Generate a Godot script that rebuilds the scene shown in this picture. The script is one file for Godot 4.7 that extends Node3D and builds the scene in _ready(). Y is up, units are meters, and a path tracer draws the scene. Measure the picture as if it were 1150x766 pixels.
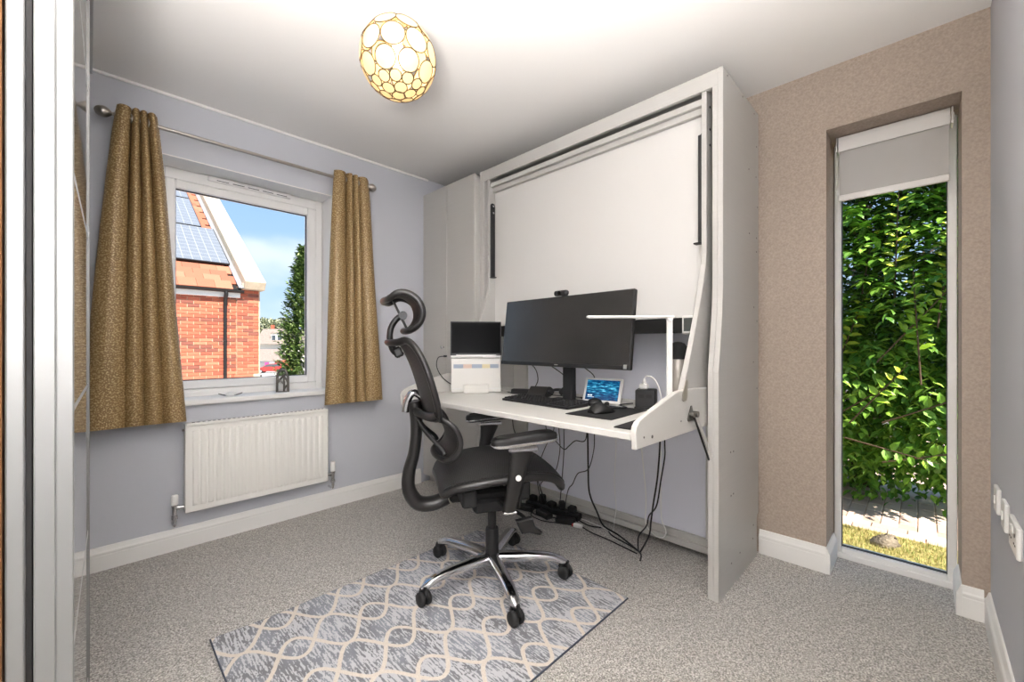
extends Node3D
# A small study: wall bed with fold-down desk, ergonomic chair, two windows and what is seen through them.
# x runs along the back wall, z towards the viewer, y up; the photographer stands at the origin.

const WALL_L := -2.818      # face of the wall with the curtained window
const WALL_B := -2.462      # face of the back wall
const WALL_R := 0.189       # face of the right wall
const CEIL := 2.40
const GROUND := -0.35

var M := {}
var used := {}
var rng := RandomNumberGenerator.new()

# ------------------------------------------------------------------ scene helpers
func numbered(called: String) -> String:
	var n: int = used.get(called, 0)
	used[called] = n + 1
	return called if n == 0 else "%s_%03d" % [called, n]

func tag(o: Node, label: String, category := "", group := "", kind := ""):
	o.set_meta("label", label)
	if category != "": o.set_meta("category", category)
	if group != "": o.set_meta("group", group)
	if kind != "": o.set_meta("kind", kind)
	return o

func thing(called: String, label: String, category: String, at := Vector3.ZERO, turn := 0.0, group := "") -> Node3D:
	var o := Node3D.new()
	o.name = numbered(called)
	add_child(o)
	o.position = at
	o.rotation.y = turn
	tag(o, label, category, group)
	return o

func structure(called: String, label: String, st: SurfaceTool, m: Material) -> MeshInstance3D:
	var o := obj(called, st, m, self)
	tag(o, label, "", "", "structure")
	return o

func obj(called: String, st: SurfaceTool, m: Material, parent: Node) -> MeshInstance3D:
	st.generate_normals()
	return inst(called, st.commit(), m, parent)

func inst(called: String, mesh: Mesh, m: Material, parent: Node) -> MeshInstance3D:
	var o := MeshInstance3D.new()
	o.mesh = mesh
	o.name = numbered(called) if parent == self else called
	o.material_override = m
	parent.add_child(o, true)
	return o

func commit(st: SurfaceTool) -> ArrayMesh:
	st.generate_normals()
	return st.commit()

# ------------------------------------------------------------------ mesh helpers
func V(x: float, y: float, z: float) -> Vector3:
	return Vector3(x, y, z)

func news() -> SurfaceTool:
	var st := SurfaceTool.new()
	st.begin(Mesh.PRIMITIVE_TRIANGLES)
	st.set_smooth_group(-1)
	return st

func tri(st: SurfaceTool, a: Vector3, b: Vector3, c: Vector3, out: Vector3):
	if (b - a).cross(c - a).dot(out) > 0.0:
		st.add_vertex(a); st.add_vertex(c); st.add_vertex(b)
	else:
		st.add_vertex(a); st.add_vertex(b); st.add_vertex(c)

func quad(st: SurfaceTool, a: Vector3, b: Vector3, c: Vector3, d: Vector3, out: Vector3):
	tri(st, a, b, c, out)
	tri(st, a, c, d, out)

# a box with chamfered edges, centre c, full size s
func bx(st: SurfaceTool, c: Vector3, s: Vector3, bev := 0.0015, basis := Basis()):
	var h := s * 0.5
	var b: float = min(bev, min(h.x, min(h.y, h.z)) * 0.6)
	st.set_smooth_group(-1)
	var p := func(sg: Array, ax: int) -> Vector3:
		var v := Vector3.ZERO
		for k in 3:
			v[k] = sg[k] * (h[k] if k == ax else h[k] - b)
		return c + basis * v
	for ax in 3:
		var a1 := (ax + 1) % 3
		var a2 := (ax + 2) % 3
		for s0 in [-1, 1]:
			var pts := []
			for e in [[-1, -1], [1, -1], [1, 1], [-1, 1]]:
				var sg := [0, 0, 0]
				sg[ax] = s0; sg[a1] = e[0]; sg[a2] = e[1]
				pts.append(p.call(sg, ax))
			var n := Vector3.ZERO
			n[ax] = s0
			quad(st, pts[0], pts[1], pts[2], pts[3], basis * n)
	if b < 0.0004:
		return
	for ax in 3:
		var a1 := (ax + 1) % 3
		var a2 := (ax + 2) % 3
		for s1 in [-1, 1]:
			for s2 in [-1, 1]:
				var lo := [0, 0, 0]
				lo[ax] = -1; lo[a1] = s1; lo[a2] = s2
				var hi := [0, 0, 0]
				hi[ax] = 1; hi[a1] = s1; hi[a2] = s2
				var n := Vector3.ZERO
				n[a1] = s1; n[a2] = s2
				quad(st, p.call(lo, a1), p.call(lo, a2), p.call(hi, a2), p.call(hi, a1), basis * n)
	for sx in [-1, 1]:
		for sy in [-1, 1]:
			for sz in [-1, 1]:
				var sg := [sx, sy, sz]
				tri(st, p.call(sg, 0), p.call(sg, 1), p.call(sg, 2), basis * V(sx, sy, sz))

# box from its two extreme corners
func bb(st: SurfaceTool, a: Vector3, b: Vector3, bev := 0.0015):
	bx(st, (a + b) * 0.5, (b - a).abs(), bev)

func box_obj(called: String, a: Vector3, b: Vector3, m: Material, parent: Node, bev := 0.0015) -> MeshInstance3D:
	var st := news()
	bb(st, a, b, bev)
	return obj(called, st, m, parent)

# a tube along points; radius a number or an array; squash scales the second axis, side fixes the first one
func tube(st: SurfaceTool, pts: Array, radius, n := 8, squash := 1.0, side := Vector3.ZERO, caps := true):
	var cnt := pts.size()
	var rings := []
	var prev := side
	for i in cnt:
		var t: Vector3 = (pts[min(i + 1, cnt - 1)] - pts[max(i - 1, 0)]).normalized()
		var a: Vector3
		if side != Vector3.ZERO:
			a = (side - t * side.dot(t)).normalized()
		else:
			if prev == Vector3.ZERO:
				prev = Vector3.UP if abs(t.y) < 0.9 else Vector3.RIGHT
			a = (prev - t * prev.dot(t)).normalized()
			prev = a
		var b := t.cross(a).normalized()
		var r: float = radius[i] if radius is Array else radius
		var ring := PackedVector3Array()
		for k in n:
			var an := TAU * k / n
			ring.append(pts[i] + a * cos(an) * r + b * sin(an) * r * squash)
		rings.append(ring)
	loft(st, rings, caps)

# skin over rings of equal size (each ring closed)
func loft(st: SurfaceTool, rings: Array, caps := true, group := 1):
	var n: int = rings[0].size()
	st.set_smooth_group(group)
	for i in rings.size() - 1:
		var c0 := Vector3.ZERO
		for v in rings[i]: c0 += v / n
		var c1 := Vector3.ZERO
		for v in rings[i + 1]: c1 += v / n
		for k in n:
			var k2 := (k + 1) % n
			var q: Vector3 = (rings[i][k] + rings[i][k2] + rings[i + 1][k] + rings[i + 1][k2]) * 0.25
			quad(st, rings[i][k], rings[i][k2], rings[i + 1][k2], rings[i + 1][k], q - (c0 + c1) * 0.5)
	if caps:
		st.set_smooth_group(-1)
		for e in [[0, 1], [rings.size() - 1, rings.size() - 2]]:
			var c := Vector3.ZERO
			for v in rings[e[0]]: c += v / n
			var o := Vector3.ZERO
			for v in rings[e[1]]: o += v / n
			for k in n:
				tri(st, rings[e[0]][k], rings[e[0]][(k + 1) % n], c, c - o)
	st.set_smooth_group(-1)

func cyl(st: SurfaceTool, a: Vector3, b: Vector3, r: float, n := 12, r2 := -1.0):
	tube(st, [a, b], [r, r if r2 < 0.0 else r2], n)

# turned shape: profile of (radius, height)
func lathe(st: SurfaceTool, prof: Array, n := 20, xf := Transform3D(), smooth := true):
	for i in prof.size() - 1:
		st.set_smooth_group(2 if smooth else i + 2)
		var p: Vector2 = prof[i]
		var q: Vector2 = prof[i + 1]
		var nn := Vector2(q.y - p.y, p.x - q.x)
		for k in n:
			var a0 := TAU * k / n
			var a1 := TAU * (k + 1) / n
			var am := (a0 + a1) * 0.5
			var out := xf.basis * V(cos(am) * nn.x, nn.y, sin(am) * nn.x)
			var A := xf * V(p.x * cos(a0), p.y, p.x * sin(a0))
			var B := xf * V(p.x * cos(a1), p.y, p.x * sin(a1))
			var C := xf * V(q.x * cos(a1), q.y, q.x * sin(a1))
			var D := xf * V(q.x * cos(a0), q.y, q.x * sin(a0))
			if p.x < 1e-6: tri(st, A, C, D, out)
			elif q.x < 1e-6: tri(st, A, B, C, out)
			else: quad(st, A, B, C, D, out)
	st.set_smooth_group(-1)

# flat outline (local x, y) given depth along local z, edges chamfered
func extrude(st: SurfaceTool, poly: PackedVector2Array, xf: Transform3D, depth: float, bev := 0.0015):
	var pl := poly
	if Geometry2D.is_polygon_clockwise(pl):
		pl = pl.duplicate()
		pl.reverse()
	var n := pl.size()
	var inn := PackedVector2Array()
	for i in n:
		var e0 := (pl[i] - pl[(i + n - 1) % n]).normalized()
		var e1 := (pl[(i + 1) % n] - pl[i]).normalized()
		var n0 := Vector2(-e0.y, e0.x)
		var n1 := Vector2(-e1.y, e1.x)
		var m := (n0 + n1)
		var k: float = max(0.3, m.length_squared() * 0.5)
		inn.append(pl[i] + m * (bev / k))
	var w := func(p: Vector2, z: float) -> Vector3:
		return xf * V(p.x, p.y, z)
	st.set_smooth_group(-1)
	for i in n:
		var j := (i + 1) % n
		var e := (pl[j] - pl[i]).normalized()
		var o := xf.basis * V(e.y, -e.x, 0)
		quad(st, w.call(pl[i], bev), w.call(pl[j], bev), w.call(pl[j], depth - bev), w.call(pl[i], depth - bev), o)
		quad(st, w.call(inn[i], 0), w.call(inn[j], 0), w.call(pl[j], bev), w.call(pl[i], bev), o - xf.basis.z)
		quad(st, w.call(inn[i], depth), w.call(inn[j], depth), w.call(pl[j], depth - bev), w.call(pl[i], depth - bev), o + xf.basis.z)
	var t := Geometry2D.triangulate_polygon(inn)
	for i in range(0, t.size(), 3):
		tri(st, w.call(inn[t[i]], 0), w.call(inn[t[i + 1]], 0), w.call(inn[t[i + 2]], 0), -xf.basis.z)
		tri(st, w.call(inn[t[i]], depth), w.call(inn[t[i + 1]], depth), w.call(inn[t[i + 2]], depth), xf.basis.z)

# a sheet given as rows of points, with thickness along its normal
func sheet(st: SurfaceTool, rows: Array, thick := 0.002):
	var nu := rows.size()
	var nv: int = rows[0].size()
	var nr := []
	for i in nu:
		var line := []
		for j in nv:
			var du: Vector3 = rows[min(i + 1, nu - 1)][j] - rows[max(i - 1, 0)][j]
			var dv: Vector3 = rows[i][min(j + 1, nv - 1)] - rows[i][max(j - 1, 0)]
			line.append(du.cross(dv).normalized() * thick * 0.5)
		nr.append(line)
	for s in [1.0, -1.0]:
		st.set_smooth_group(3 if s > 0 else 4)
		for i in nu - 1:
			for j in nv - 1:
				var n: Vector3 = nr[i][j] * s
				quad(st, rows[i][j] + nr[i][j] * s, rows[i + 1][j] + nr[i + 1][j] * s, rows[i + 1][j + 1] + nr[i + 1][j + 1] * s, rows[i][j + 1] + nr[i][j + 1] * s, n)
	st.set_smooth_group(-1)
	var c := Vector3.ZERO
	for i in nu:
		for j in nv: c += rows[i][j] / (nu * nv)
	for i in nu - 1:
		for j in [0, nv - 1]:
			var p: Vector3 = rows[i][j]
			var q: Vector3 = rows[i + 1][j]
			quad(st, p + nr[i][j], q + nr[i + 1][j], q - nr[i + 1][j], p - nr[i][j], p - c)
	for j in nv - 1:
		for i in [0, nu - 1]:
			var p: Vector3 = rows[i][j]
			var q: Vector3 = rows[i][j + 1]
			quad(st, p + nr[i][j], q + nr[i][j + 1], q - nr[i][j + 1], p - nr[i][j], p - c)

# Catmull-Rom through control points
func smooth_path(pts: Array, per := 6) -> Array:
	var out := []
	for i in pts.size() - 1:
		var p0: Vector3 = pts[max(i - 1, 0)]
		var p1: Vector3 = pts[i]
		var p2: Vector3 = pts[i + 1]
		var p3: Vector3 = pts[min(i + 2, pts.size() - 1)]
		for k in per:
			out.append(p1.cubic_interpolate(p2, p0, p3, float(k) / per))
	out.append(pts[pts.size() - 1])
	return out

func lerp_list(v: Array, t: float) -> float:
	var x: float = clamp(t, 0.0, 1.0) * (v.size() - 1)
	var i: int = min(int(x), v.size() - 2)
	return lerpf(v[i], v[i + 1], x - i)

func cable(called: String, pts: Array, r: float, m: Material, parent: Node) -> MeshInstance3D:
	var st := news()
	tube(st, smooth_path(pts, 7), r, 6)
	return obj(called, st, m, parent)

# ------------------------------------------------------------------ material helpers
func noise(sd: int, freq: float, type := FastNoiseLite.TYPE_SIMPLEX_SMOOTH, oct := 3) -> FastNoiseLite:
	var n := FastNoiseLite.new()
	n.seed = sd
	n.frequency = freq
	n.noise_type = type
	n.fractal_octaves = oct
	if oct <= 1: n.fractal_type = FastNoiseLite.FRACTAL_NONE
	return n

func tex(img: Image) -> ImageTexture:
	return ImageTexture.create_from_image(img)

# seamless grey noise, 0..1
func grey(size: int, freq: float, sd: int, oct := 3, type := FastNoiseLite.TYPE_SIMPLEX_SMOOTH) -> Image:
	var i := noise(sd, freq, type, oct).get_seamless_image(size, size)
	i.convert(Image.FORMAT_L8)
	return i

# colour picture: mix of two colours by noise layers [[image, weight], ...]
func blend(size: int, a: Color, b: Color, layers: Array, contrast := 1.0) -> ImageTexture:
	var img := Image.create(size, size, false, Image.FORMAT_RGB8)
	for y in size:
		for x in size:
			var t := 0.0
			for l in layers: t += l[0].get_pixel(x, y).r * l[1]
			img.set_pixel(x, y, a.lerp(b, clamp((t - 0.5) * contrast + 0.5, 0.0, 1.0)))
	return tex(img)

func std(c: Color, rough := 0.6, metal := 0.0) -> StandardMaterial3D:
	var m := StandardMaterial3D.new()
	m.albedo_color = c
	m.roughness = rough
	m.metallic = metal
	return m

func rgb(r: int, g: int, b: int) -> Color:
	return Color8(r, g, b)

# world-projected textures: metres per repeat
func tri_map(m: StandardMaterial3D, metres: float, albedo: Texture2D = null, height: Texture2D = null, depth_cm := 0.05) -> StandardMaterial3D:
	m.uv1_triplanar = true
	m.uv1_world_triplanar = true
	m.uv1_scale = Vector3.ONE / metres
	if albedo: m.albedo_texture = albedo
	if height:
		m.heightmap_enabled = true
		m.heightmap_texture = height
		m.heightmap_scale = depth_cm
	return m

const PENDANT := 0.03
const UPLIGHT := 12.0
const BOWL := 0.22

func _ready():
	# ---- camera: level, lens shifted a touch so that verticals stay upright
	var cam := Camera3D.new()
	cam.name = "camera"
	add_child(cam)
	cam.position = V(0, 1.085, 0)
	cam.rotation.y = deg_to_rad(44.568)
	var near := 0.02
	cam.set_frustum(2.0 * near * 383.0 / 468.0, Vector2(0, near * 4.0 / 468.0), near, 400.0)
	cam.current = true
	# ---- sky, exposure
	var env := Environment.new()
	env.background_mode = Environment.BG_SKY
	var sky := Sky.new()
	var pm := PanoramaSkyMaterial.new()
	pm.panorama = sky_picture()
	pm.energy_multiplier = 1.35
	sky.sky_material = pm
	env.sky = sky
	env.tonemap_mode = Environment.TONE_MAPPER_LINEAR
	env.tonemap_exposure = 1.7
	env.sdfgi_enabled = true
	env.ssao_enabled = true
	env.ssil_enabled = true
	var we := WorldEnvironment.new()
	we.name = "world"
	we.environment = env
	add_child(we)
	# ---- sun: high, from the right of the house, grazing the tall window
	var sun := DirectionalLight3D.new()
	sun.name = "sun"
	add_child(sun)
	sun.look_at_from_position(V(0.68, 0.73, 0.12), Vector3.ZERO, Vector3.UP)
	sun.light_energy = 2.5
	sun.light_color = Color(1.0, 0.96, 0.9)
	sun.light_angular_distance = 0.6
	sun.shadow_enabled = true
	make_materials()
	build_entrance_light()
	build_room()
	build_cupboard()
	build_bed()
	build_wardrobe()
	build_radiator()
	build_curtains()
	build_blind()
	build_rug()
	build_chair()
	build_desk_things()
	build_pendant()
	build_sill_things()
	build_sockets()
	build_house()
	build_garden()
	build_near_tree()
	build_far()

func sky_picture() -> ImageTexture:
	var w := 1024
	var h := 512
	var img := Image.create(w, h, false, Image.FORMAT_RGBF)
	var n := noise(3, 1.6, FastNoiseLite.TYPE_SIMPLEX_SMOOTH, 5)
	for y in h:
		var el := PI * (0.5 - (y + 0.5) / h)
		for x in w:
			var az := TAU * (x + 0.5) / w
			var d := V(cos(el) * cos(az), sin(el), cos(el) * sin(az))
			var t: float = clamp(sin(el), 0.0, 1.0)
			var c := Color(0.40, 0.50, 0.57).lerp(Color(0.055, 0.20, 0.45), pow(t, 0.45))
			var k: float = n.get_noise_3d(d.x * 1.3, d.y * 3.2, d.z * 1.3)
			c = c.lerp(Color(0.62, 0.63, 0.64), smoothstep(0.05, 0.55, k) * 0.5)
			if el < 0.0: c = Color(0.3, 0.3, 0.28)
			img.set_pixel(x, y, c)
	return tex(img)

func make_materials():
	var fine := grey(256, 0.06, 11, 3)
	var mid := grey(256, 0.02, 12, 4)
	var coarse := grey(256, 0.008, 13, 4)
	var speck := grey(256, 0.22, 14, 1, FastNoiseLite.TYPE_VALUE)
	var tf := tex(fine)
	var tsp := tex(speck)
	# painted plaster
	M.lilac = tri_map(std(rgb(196, 198, 205), 0.75), 0.5, null, tf, 0.012)
	M.ceiling = tri_map(std(rgb(242, 240, 238), 0.85), 0.6, null, tf, 0.015)
	var paper := blend(256, rgb(161, 147, 134), rgb(187, 172, 159), [[fine, 0.55], [speck, 0.25], [mid, 0.2]], 1.5)
	M.beige = tri_map(std(Color.WHITE, 0.8), 0.22, paper, tf, 0.05)
	M.trim = std(rgb(236, 235, 232), 0.38)
	M.pvc = std(rgb(238, 237, 235), 0.32)
	M.gasket = std(rgb(70, 70, 72), 0.7)
	M.sill = std(rgb(242, 241, 238), 0.3)
	# carpet: cut pile, mottled warm grey
	var pile := Image.create(512, 512, false, Image.FORMAT_RGB8)
	var p1 := grey(512, 0.16, 21, 2)
	var p2 := grey(512, 0.06, 22, 3)
	var p3 := grey(512, 0.45, 23, 1, FastNoiseLite.TYPE_VALUE)
	for y in 512:
		for x in 512:
			var t: float = p1.get_pixel(x, y).r * 0.42 + p2.get_pixel(x, y).r * 0.16 + p3.get_pixel(x, y).r * 0.42
			t = clamp((t - 0.5) * 2.5 + 0.52, 0.0, 1.0)
			pile.set_pixel(x, y, rgb(124, 120, 115).lerp(rgb(222, 218, 211), t))
	M.carpet = tri_map(std(Color.WHITE, 0.95), 0.62, tex(pile), tex(p1), 0.5)
	M.carpet.rim_enabled = true
	M.carpet.rim = 0.25
	M.carpet.rim_tint = 0.6
	# furniture board: light warm grey laminate
	var grain := Image.create(256, 256, false, Image.FORMAT_RGB8)
	var gn := noise(31, 0.05, FastNoiseLite.TYPE_SIMPLEX_SMOOTH, 3)
	for y in 256:
		for x in 256:
			var t: float = clamp(gn.get_noise_2d(sin(TAU * x / 256.0) * 6.0, y * 3.0) * 0.6 + 0.5, 0.0, 1.0)
			grain.set_pixel(x, y, rgb(188, 186, 182).lerp(rgb(192, 190, 186), t))
	M.laminate = tri_map(std(Color.WHITE, 0.42), 0.4, tex(grain))
	M.board = std(rgb(216, 214, 211), 0.5)
	M.desk = std(rgb(206, 204, 199), 0.4)
	M.panel_lilac = std(rgb(222, 223, 233), 0.75)
	M.mattress = std(rgb(38, 37, 38), 0.9)
	M.gap = std(rgb(24, 23, 22), 0.8)
	M.screw = std(rgb(95, 92, 88), 0.45, 0.4)
	M.black = std(rgb(22, 22, 23), 0.45)
	M.black_matt = std(rgb(26, 26, 27), 0.75)
	M.black_gloss = std(rgb(16, 16, 17), 0.16)
	M.rubber = std(rgb(30, 30, 31), 0.6)
	M.black_bar = std(rgb(14, 14, 14), 0.6)
	M.chrome = std(rgb(214, 214, 216), 0.12, 1.0)
	M.brushed = std(rgb(178, 172, 164), 0.32, 1.0)
	M.alu = std(rgb(205, 205, 203), 0.35, 0.75)
	M.silver_stile = std(rgb(132, 132, 131), 0.42, 0.3)
	M.steel_dark = std(rgb(120, 118, 114), 0.4, 0.9)
	M.pewter = std(rgb(110, 106, 100), 0.35, 0.9)
	M.white_plastic = std(rgb(235, 234, 231), 0.35)
	M.radiator = std(rgb(236, 234, 228), 0.35)
	M.gloss_door = std(rgb(226, 226, 225), 0.05)
	M.gloss_door.clearcoat_enabled = true
	M.gloss_door.clearcoat = 0.8
	M.gloss_door.clearcoat_roughness = 0.03
	# oak
	var oak := Image.create(256, 256, false, Image.FORMAT_RGB8)
	var on := noise(41, 0.03, FastNoiseLite.TYPE_SIMPLEX_SMOOTH, 4)
	for y in 256:
		for x in 256:
			var t: float = clamp(on.get_noise_2d(x * 2.4, sin(TAU * y / 256.0) * 14.0) * 0.8 + 0.5, 0.0, 1.0)
			oak.set_pixel(x, y, rgb(96, 62, 34).lerp(rgb(134, 92, 54), t))
	M.oak = tri_map(std(Color.WHITE, 0.5), 0.35, tex(oak))
	# curtain cloth: bronze with pale metallic flecks
	var cloth := Image.create(512, 512, false, Image.FORMAT_RGB8)
	var c1 := grey(512, 0.085, 51, 1)
	var c2 := grey(512, 0.02, 52, 2)
	var c3 := grey(512, 0.3, 53, 1, FastNoiseLite.TYPE_VALUE)
	for y in 512:
		for x in 512:
			var f: float = smoothstep(0.56, 0.68, c1.get_pixel(x, y).r * 0.75 + c3.get_pixel(x, y).r * 0.25)
			var base := rgb(124, 98, 60).lerp(rgb(146, 118, 76), c2.get_pixel(x, y).r)
			cloth.set_pixel(x, y, base.lerp(rgb(206, 184, 140), f * 0.85))
	M.curtain = tri_map(std(Color.WHITE, 0.45, 0.1), 0.42, tex(cloth))
	M.curtain.backlight_enabled = true
	M.curtain.backlight = Color(0.05, 0.035, 0.015)
	M.blind = std(rgb(188, 186, 183), 0.8)
	M.blind.backlight_enabled = true
	M.blind.backlight = Color(0.12, 0.12, 0.12)
	M.blind_white = std(rgb(236, 234, 231), 0.6)
	# chair cloth
	var weave := Image.create(128, 128, false, Image.FORMAT_RGB8)
	for y in 128:
		for x in 128:
			var t := 0.5 + 0.5 * sin(TAU * x / 16.0) * sin(TAU * y / 16.0)
			weave.set_pixel(x, y, rgb(12, 12, 13).lerp(rgb(80, 79, 78), t * t))
	M.mesh_cloth = tri_map(std(Color.WHITE, 0.55), 0.085, tex(weave))
	M.frame_dark = std(rgb(31, 30, 30), 0.36)
	M.arm_pad = std(rgb(24, 24, 25), 0.55)
	# rug
	M.rug = std(rgb(228, 228, 228), 0.92)
	M.rug.albedo_texture = rug_texture()
	M.rug_edge = std(rgb(70, 76, 88), 0.9)
	# screens
	M.screen_off = std(rgb(8, 8, 9), 0.2)
	M.screen_off.metallic_specular = 0.12
	M.monitor_face = std(rgb(84, 83, 82), 0.27, 0.75)
	# glass
	M.glass = std(Color(0.05, 0.07, 0.06, 0.04), 0.0)
	M.glass.metallic_specular = 0.02
	M.glass.transparency = BaseMaterial3D.TRANSPARENCY_ALPHA
	# capiz shade
	M.capiz = std(rgb(206, 184, 144), 0.4)
	M.capiz.backlight_enabled = true
	M.capiz.backlight = Color(0.5, 0.42, 0.28)
	M.capiz.emission_enabled = true
	M.capiz.emission = Color(1.0, 0.86, 0.62)
	M.capiz.emission_energy_multiplier = 0.20
	M.brass = std(rgb(104, 86, 58), 0.45, 0.7)
	M.bulb = std(rgb(255, 244, 225), 0.4)
	M.bulb.emission_enabled = true
	M.bulb.emission = Color(1.0, 0.9, 0.74)
	M.bulb.emission_energy_multiplier = 3.0
	M.lamp_glow = std(rgb(250, 250, 248), 0.5)
	M.lamp_glow.emission_enabled = true
	M.lamp_glow.emission = Color(1.0, 0.97, 0.92)
	M.lamp_glow.emission_energy_multiplier = 1.0
	# outdoors
	M.mortar = std(rgb(196, 172, 148), 0.95)
	M.bricks = []
	for c in [rgb(178, 100, 76), rgb(186, 107, 83), rgb(168, 92, 70), rgb(192, 118, 92), rgb(156, 84, 66), rgb(132, 80, 68)]:
		M.bricks.append(tri_map(std(c, 0.9), 0.3, null, tf, 0.2))
	M.tiles = []
	for c in [rgb(170, 106, 82), rgb(164, 100, 77), rgb(176, 114, 90), rgb(156, 94, 73)]:
		M.tiles.append(std(c, 0.85))
	M.stone = tri_map(std(Color.WHITE, 0.9), 1.2, blend(256, rgb(178, 164, 142), rgb(204, 192, 172), [[mid, 0.6], [speck, 0.4]], 1.4))
	M.lead = std(rgb(150, 152, 158), 0.6, 0.3)
	M.solar = std(Color.WHITE, 0.35)
	M.solar.albedo_texture = solar_texture()
	M.solar_frame = std(rgb(40, 42, 46), 0.4, 0.5)
	M.white_paint = std(rgb(240, 238, 234), 0.6)
	M.render_cream = std(rgb(236, 230, 218), 0.85)
	M.slate = tri_map(std(Color.WHITE, 0.85), 1.5, blend(256, rgb(120, 108, 102), rgb(158, 146, 138), [[mid, 0.7], [speck, 0.3]], 1.4))
	M.window_dark = std(rgb(70, 78, 86), 0.12)
	M.car_red = std(rgb(190, 40, 36), 0.2)
	M.car_red.clearcoat_enabled = true
	M.pink = std(rgb(205, 70, 140), 0.6)
	M.grey_sign = std(rgb(120, 120, 124), 0.6)
	M.tyre = std(rgb(28, 28, 29), 0.8)
	M.soil = tri_map(std(Color.WHITE, 0.95), 1.3, blend(256, rgb(150, 138, 84), rgb(196, 184, 118), [[mid, 0.5], [speck, 0.5]], 1.6))
	M.tarmac = tri_map(std(Color.WHITE, 0.95), 1.5, blend(256, rgb(176, 170, 164), rgb(204, 198, 192), [[fine, 0.6], [speck, 0.4]], 1.5))
	M.joint_sand = std(rgb(186, 168, 150), 0.95)
	M.pavers = []
	for c in [rgb(212, 186, 172), rgb(204, 176, 162), rgb(220, 196, 182), rgb(196, 172, 160)]:
		M.pavers.append(tri_map(std(c, 0.9), 0.4, null, tf, 0.15))
	M.rock = tri_map(std(Color.WHITE, 0.9), 0.3, blend(256, rgb(92, 82, 70), rgb(158, 146, 128), [[mid, 0.6], [speck, 0.4]], 1.8), tf, 0.8)
	M.bark = std(rgb(92, 74, 58), 0.9)
	M.leaf = std(Color.WHITE, 0.42)
	M.leaf.vertex_color_use_as_albedo = true
	M.leaf.backlight_enabled = true
	M.leaf.backlight = Color(0.16, 0.26, 0.04)
	M.leaf_far = std(Color.WHITE, 0.6)
	M.leaf_far.vertex_color_use_as_albedo = true
	M.shoot_leaf = []
	for c in [rgb(186, 204, 56), rgb(142, 180, 48), rgb(200, 214, 74), rgb(112, 158, 44)]:
		var m := std(c, 0.42)
		m.backlight_enabled = true
		m.backlight = Color(0.22, 0.3, 0.04)
		M.shoot_leaf.append(m)
	M.grass = std(Color.WHITE, 0.8)
	M.grass.vertex_color_use_as_albedo = true
	# laptop sticker band, tablet picture, microphone
	M.tablet = std(Color.WHITE, 0.2)
	M.tablet.albedo_texture = tablet_texture()
	M.tablet.emission_enabled = true
	M.tablet.emission_texture = M.tablet.albedo_texture
	M.tablet.emission = Color.BLACK
	M.tablet.emission_energy_multiplier = 0.55
	M.sticker_blue = std(rgb(150, 160, 176), 0.6)
	M.sticker_orange = std(rgb(206, 182, 166), 0.6)
	M.sticker_yellow = std(rgb(212, 200, 162), 0.6)
	M.foam = std(rgb(18, 18, 19), 0.95)
	M.mic = std(rgb(176, 170, 162), 0.4, 0.5)
	M.lcd = std(rgb(84, 88, 86), 0.3)

func rug_texture() -> ImageTexture:
	# x across 0.945 m, y along 1.30 m; woven streaks run across the width
	var w := 760
	var h := 1040
	var img := Image.create(w, h, false, Image.FORMAT_RGB8)
	var n1 := noise(61, 0.035, FastNoiseLite.TYPE_SIMPLEX_SMOOTH, 3)
	var n2 := noise(62, 0.006, FastNoiseLite.TYPE_SIMPLEX_SMOOTH, 2)
	var n3 := noise(63, 0.5, FastNoiseLite.TYPE_VALUE, 1)
	for j in h:
		var z: float = -0.31 - 1.30 * j / h
		var hh: float = 0.0238 + 0.0805 * cos(TAU * (z + 0.375) / 0.2885)
		var slope: float = 0.0805 * TAU / 0.2885 * sin(TAU * (z + 0.375) / 0.2885)
		for i in w:
			var x: float = -1.84 + 0.945 * i / w
			var dx: float = fposmod(x + 1.795 + 0.10475, 0.2095) - 0.10475
			var d: float = abs(abs(dx) - abs(hh)) / sqrt(1.0 + slope * slope * 0.8)
			d = min(d, abs(0.2095 - abs(dx) - abs(hh)) / sqrt(1.0 + slope * slope * 0.8))
			d += n1.get_noise_2d(i * 1.6, j * 1.6) * 0.0018
			var s: float = n1.get_noise_2d(i * 0.42, j * 3.4) * 0.75 + n3.get_noise_2d(i * 0.35, j * 0.9) * 0.30 + n2.get_noise_2d(i * 0.8, j) * 0.35
			var dark := rgb(130, 130, 133).lerp(rgb(154, 158, 167), clamp(n2.get_noise_2d(i + 900.0, j) + 0.5, 0.0, 1.0))
			var c := dark.lerp(rgb(208, 208, 212), smoothstep(-0.10, 0.12, s))
			var line: float = 1.0 - smoothstep(0.0068, 0.0092, d)
			var cream := rgb(226, 214, 200).lerp(rgb(236, 226, 213), clamp(n3.get_noise_2d(i, j) + 0.5, 0.0, 1.0))
			img.set_pixel(i, j, c.lerp(cream, line))
	return tex(img)

func solar_texture() -> ImageTexture:
	var img := Image.create(240, 400, false, Image.FORMAT_RGB8)
	for y in 400:
		for x in 240:
			var e: bool = x % 40 < 2 or y % 40 < 2
			var fing: bool = x % 8 == 4
			img.set_pixel(x, y, rgb(176, 179, 182) if e else (rgb(134, 139, 146) if fing else rgb(112, 118, 127)))
	return tex(img)

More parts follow.
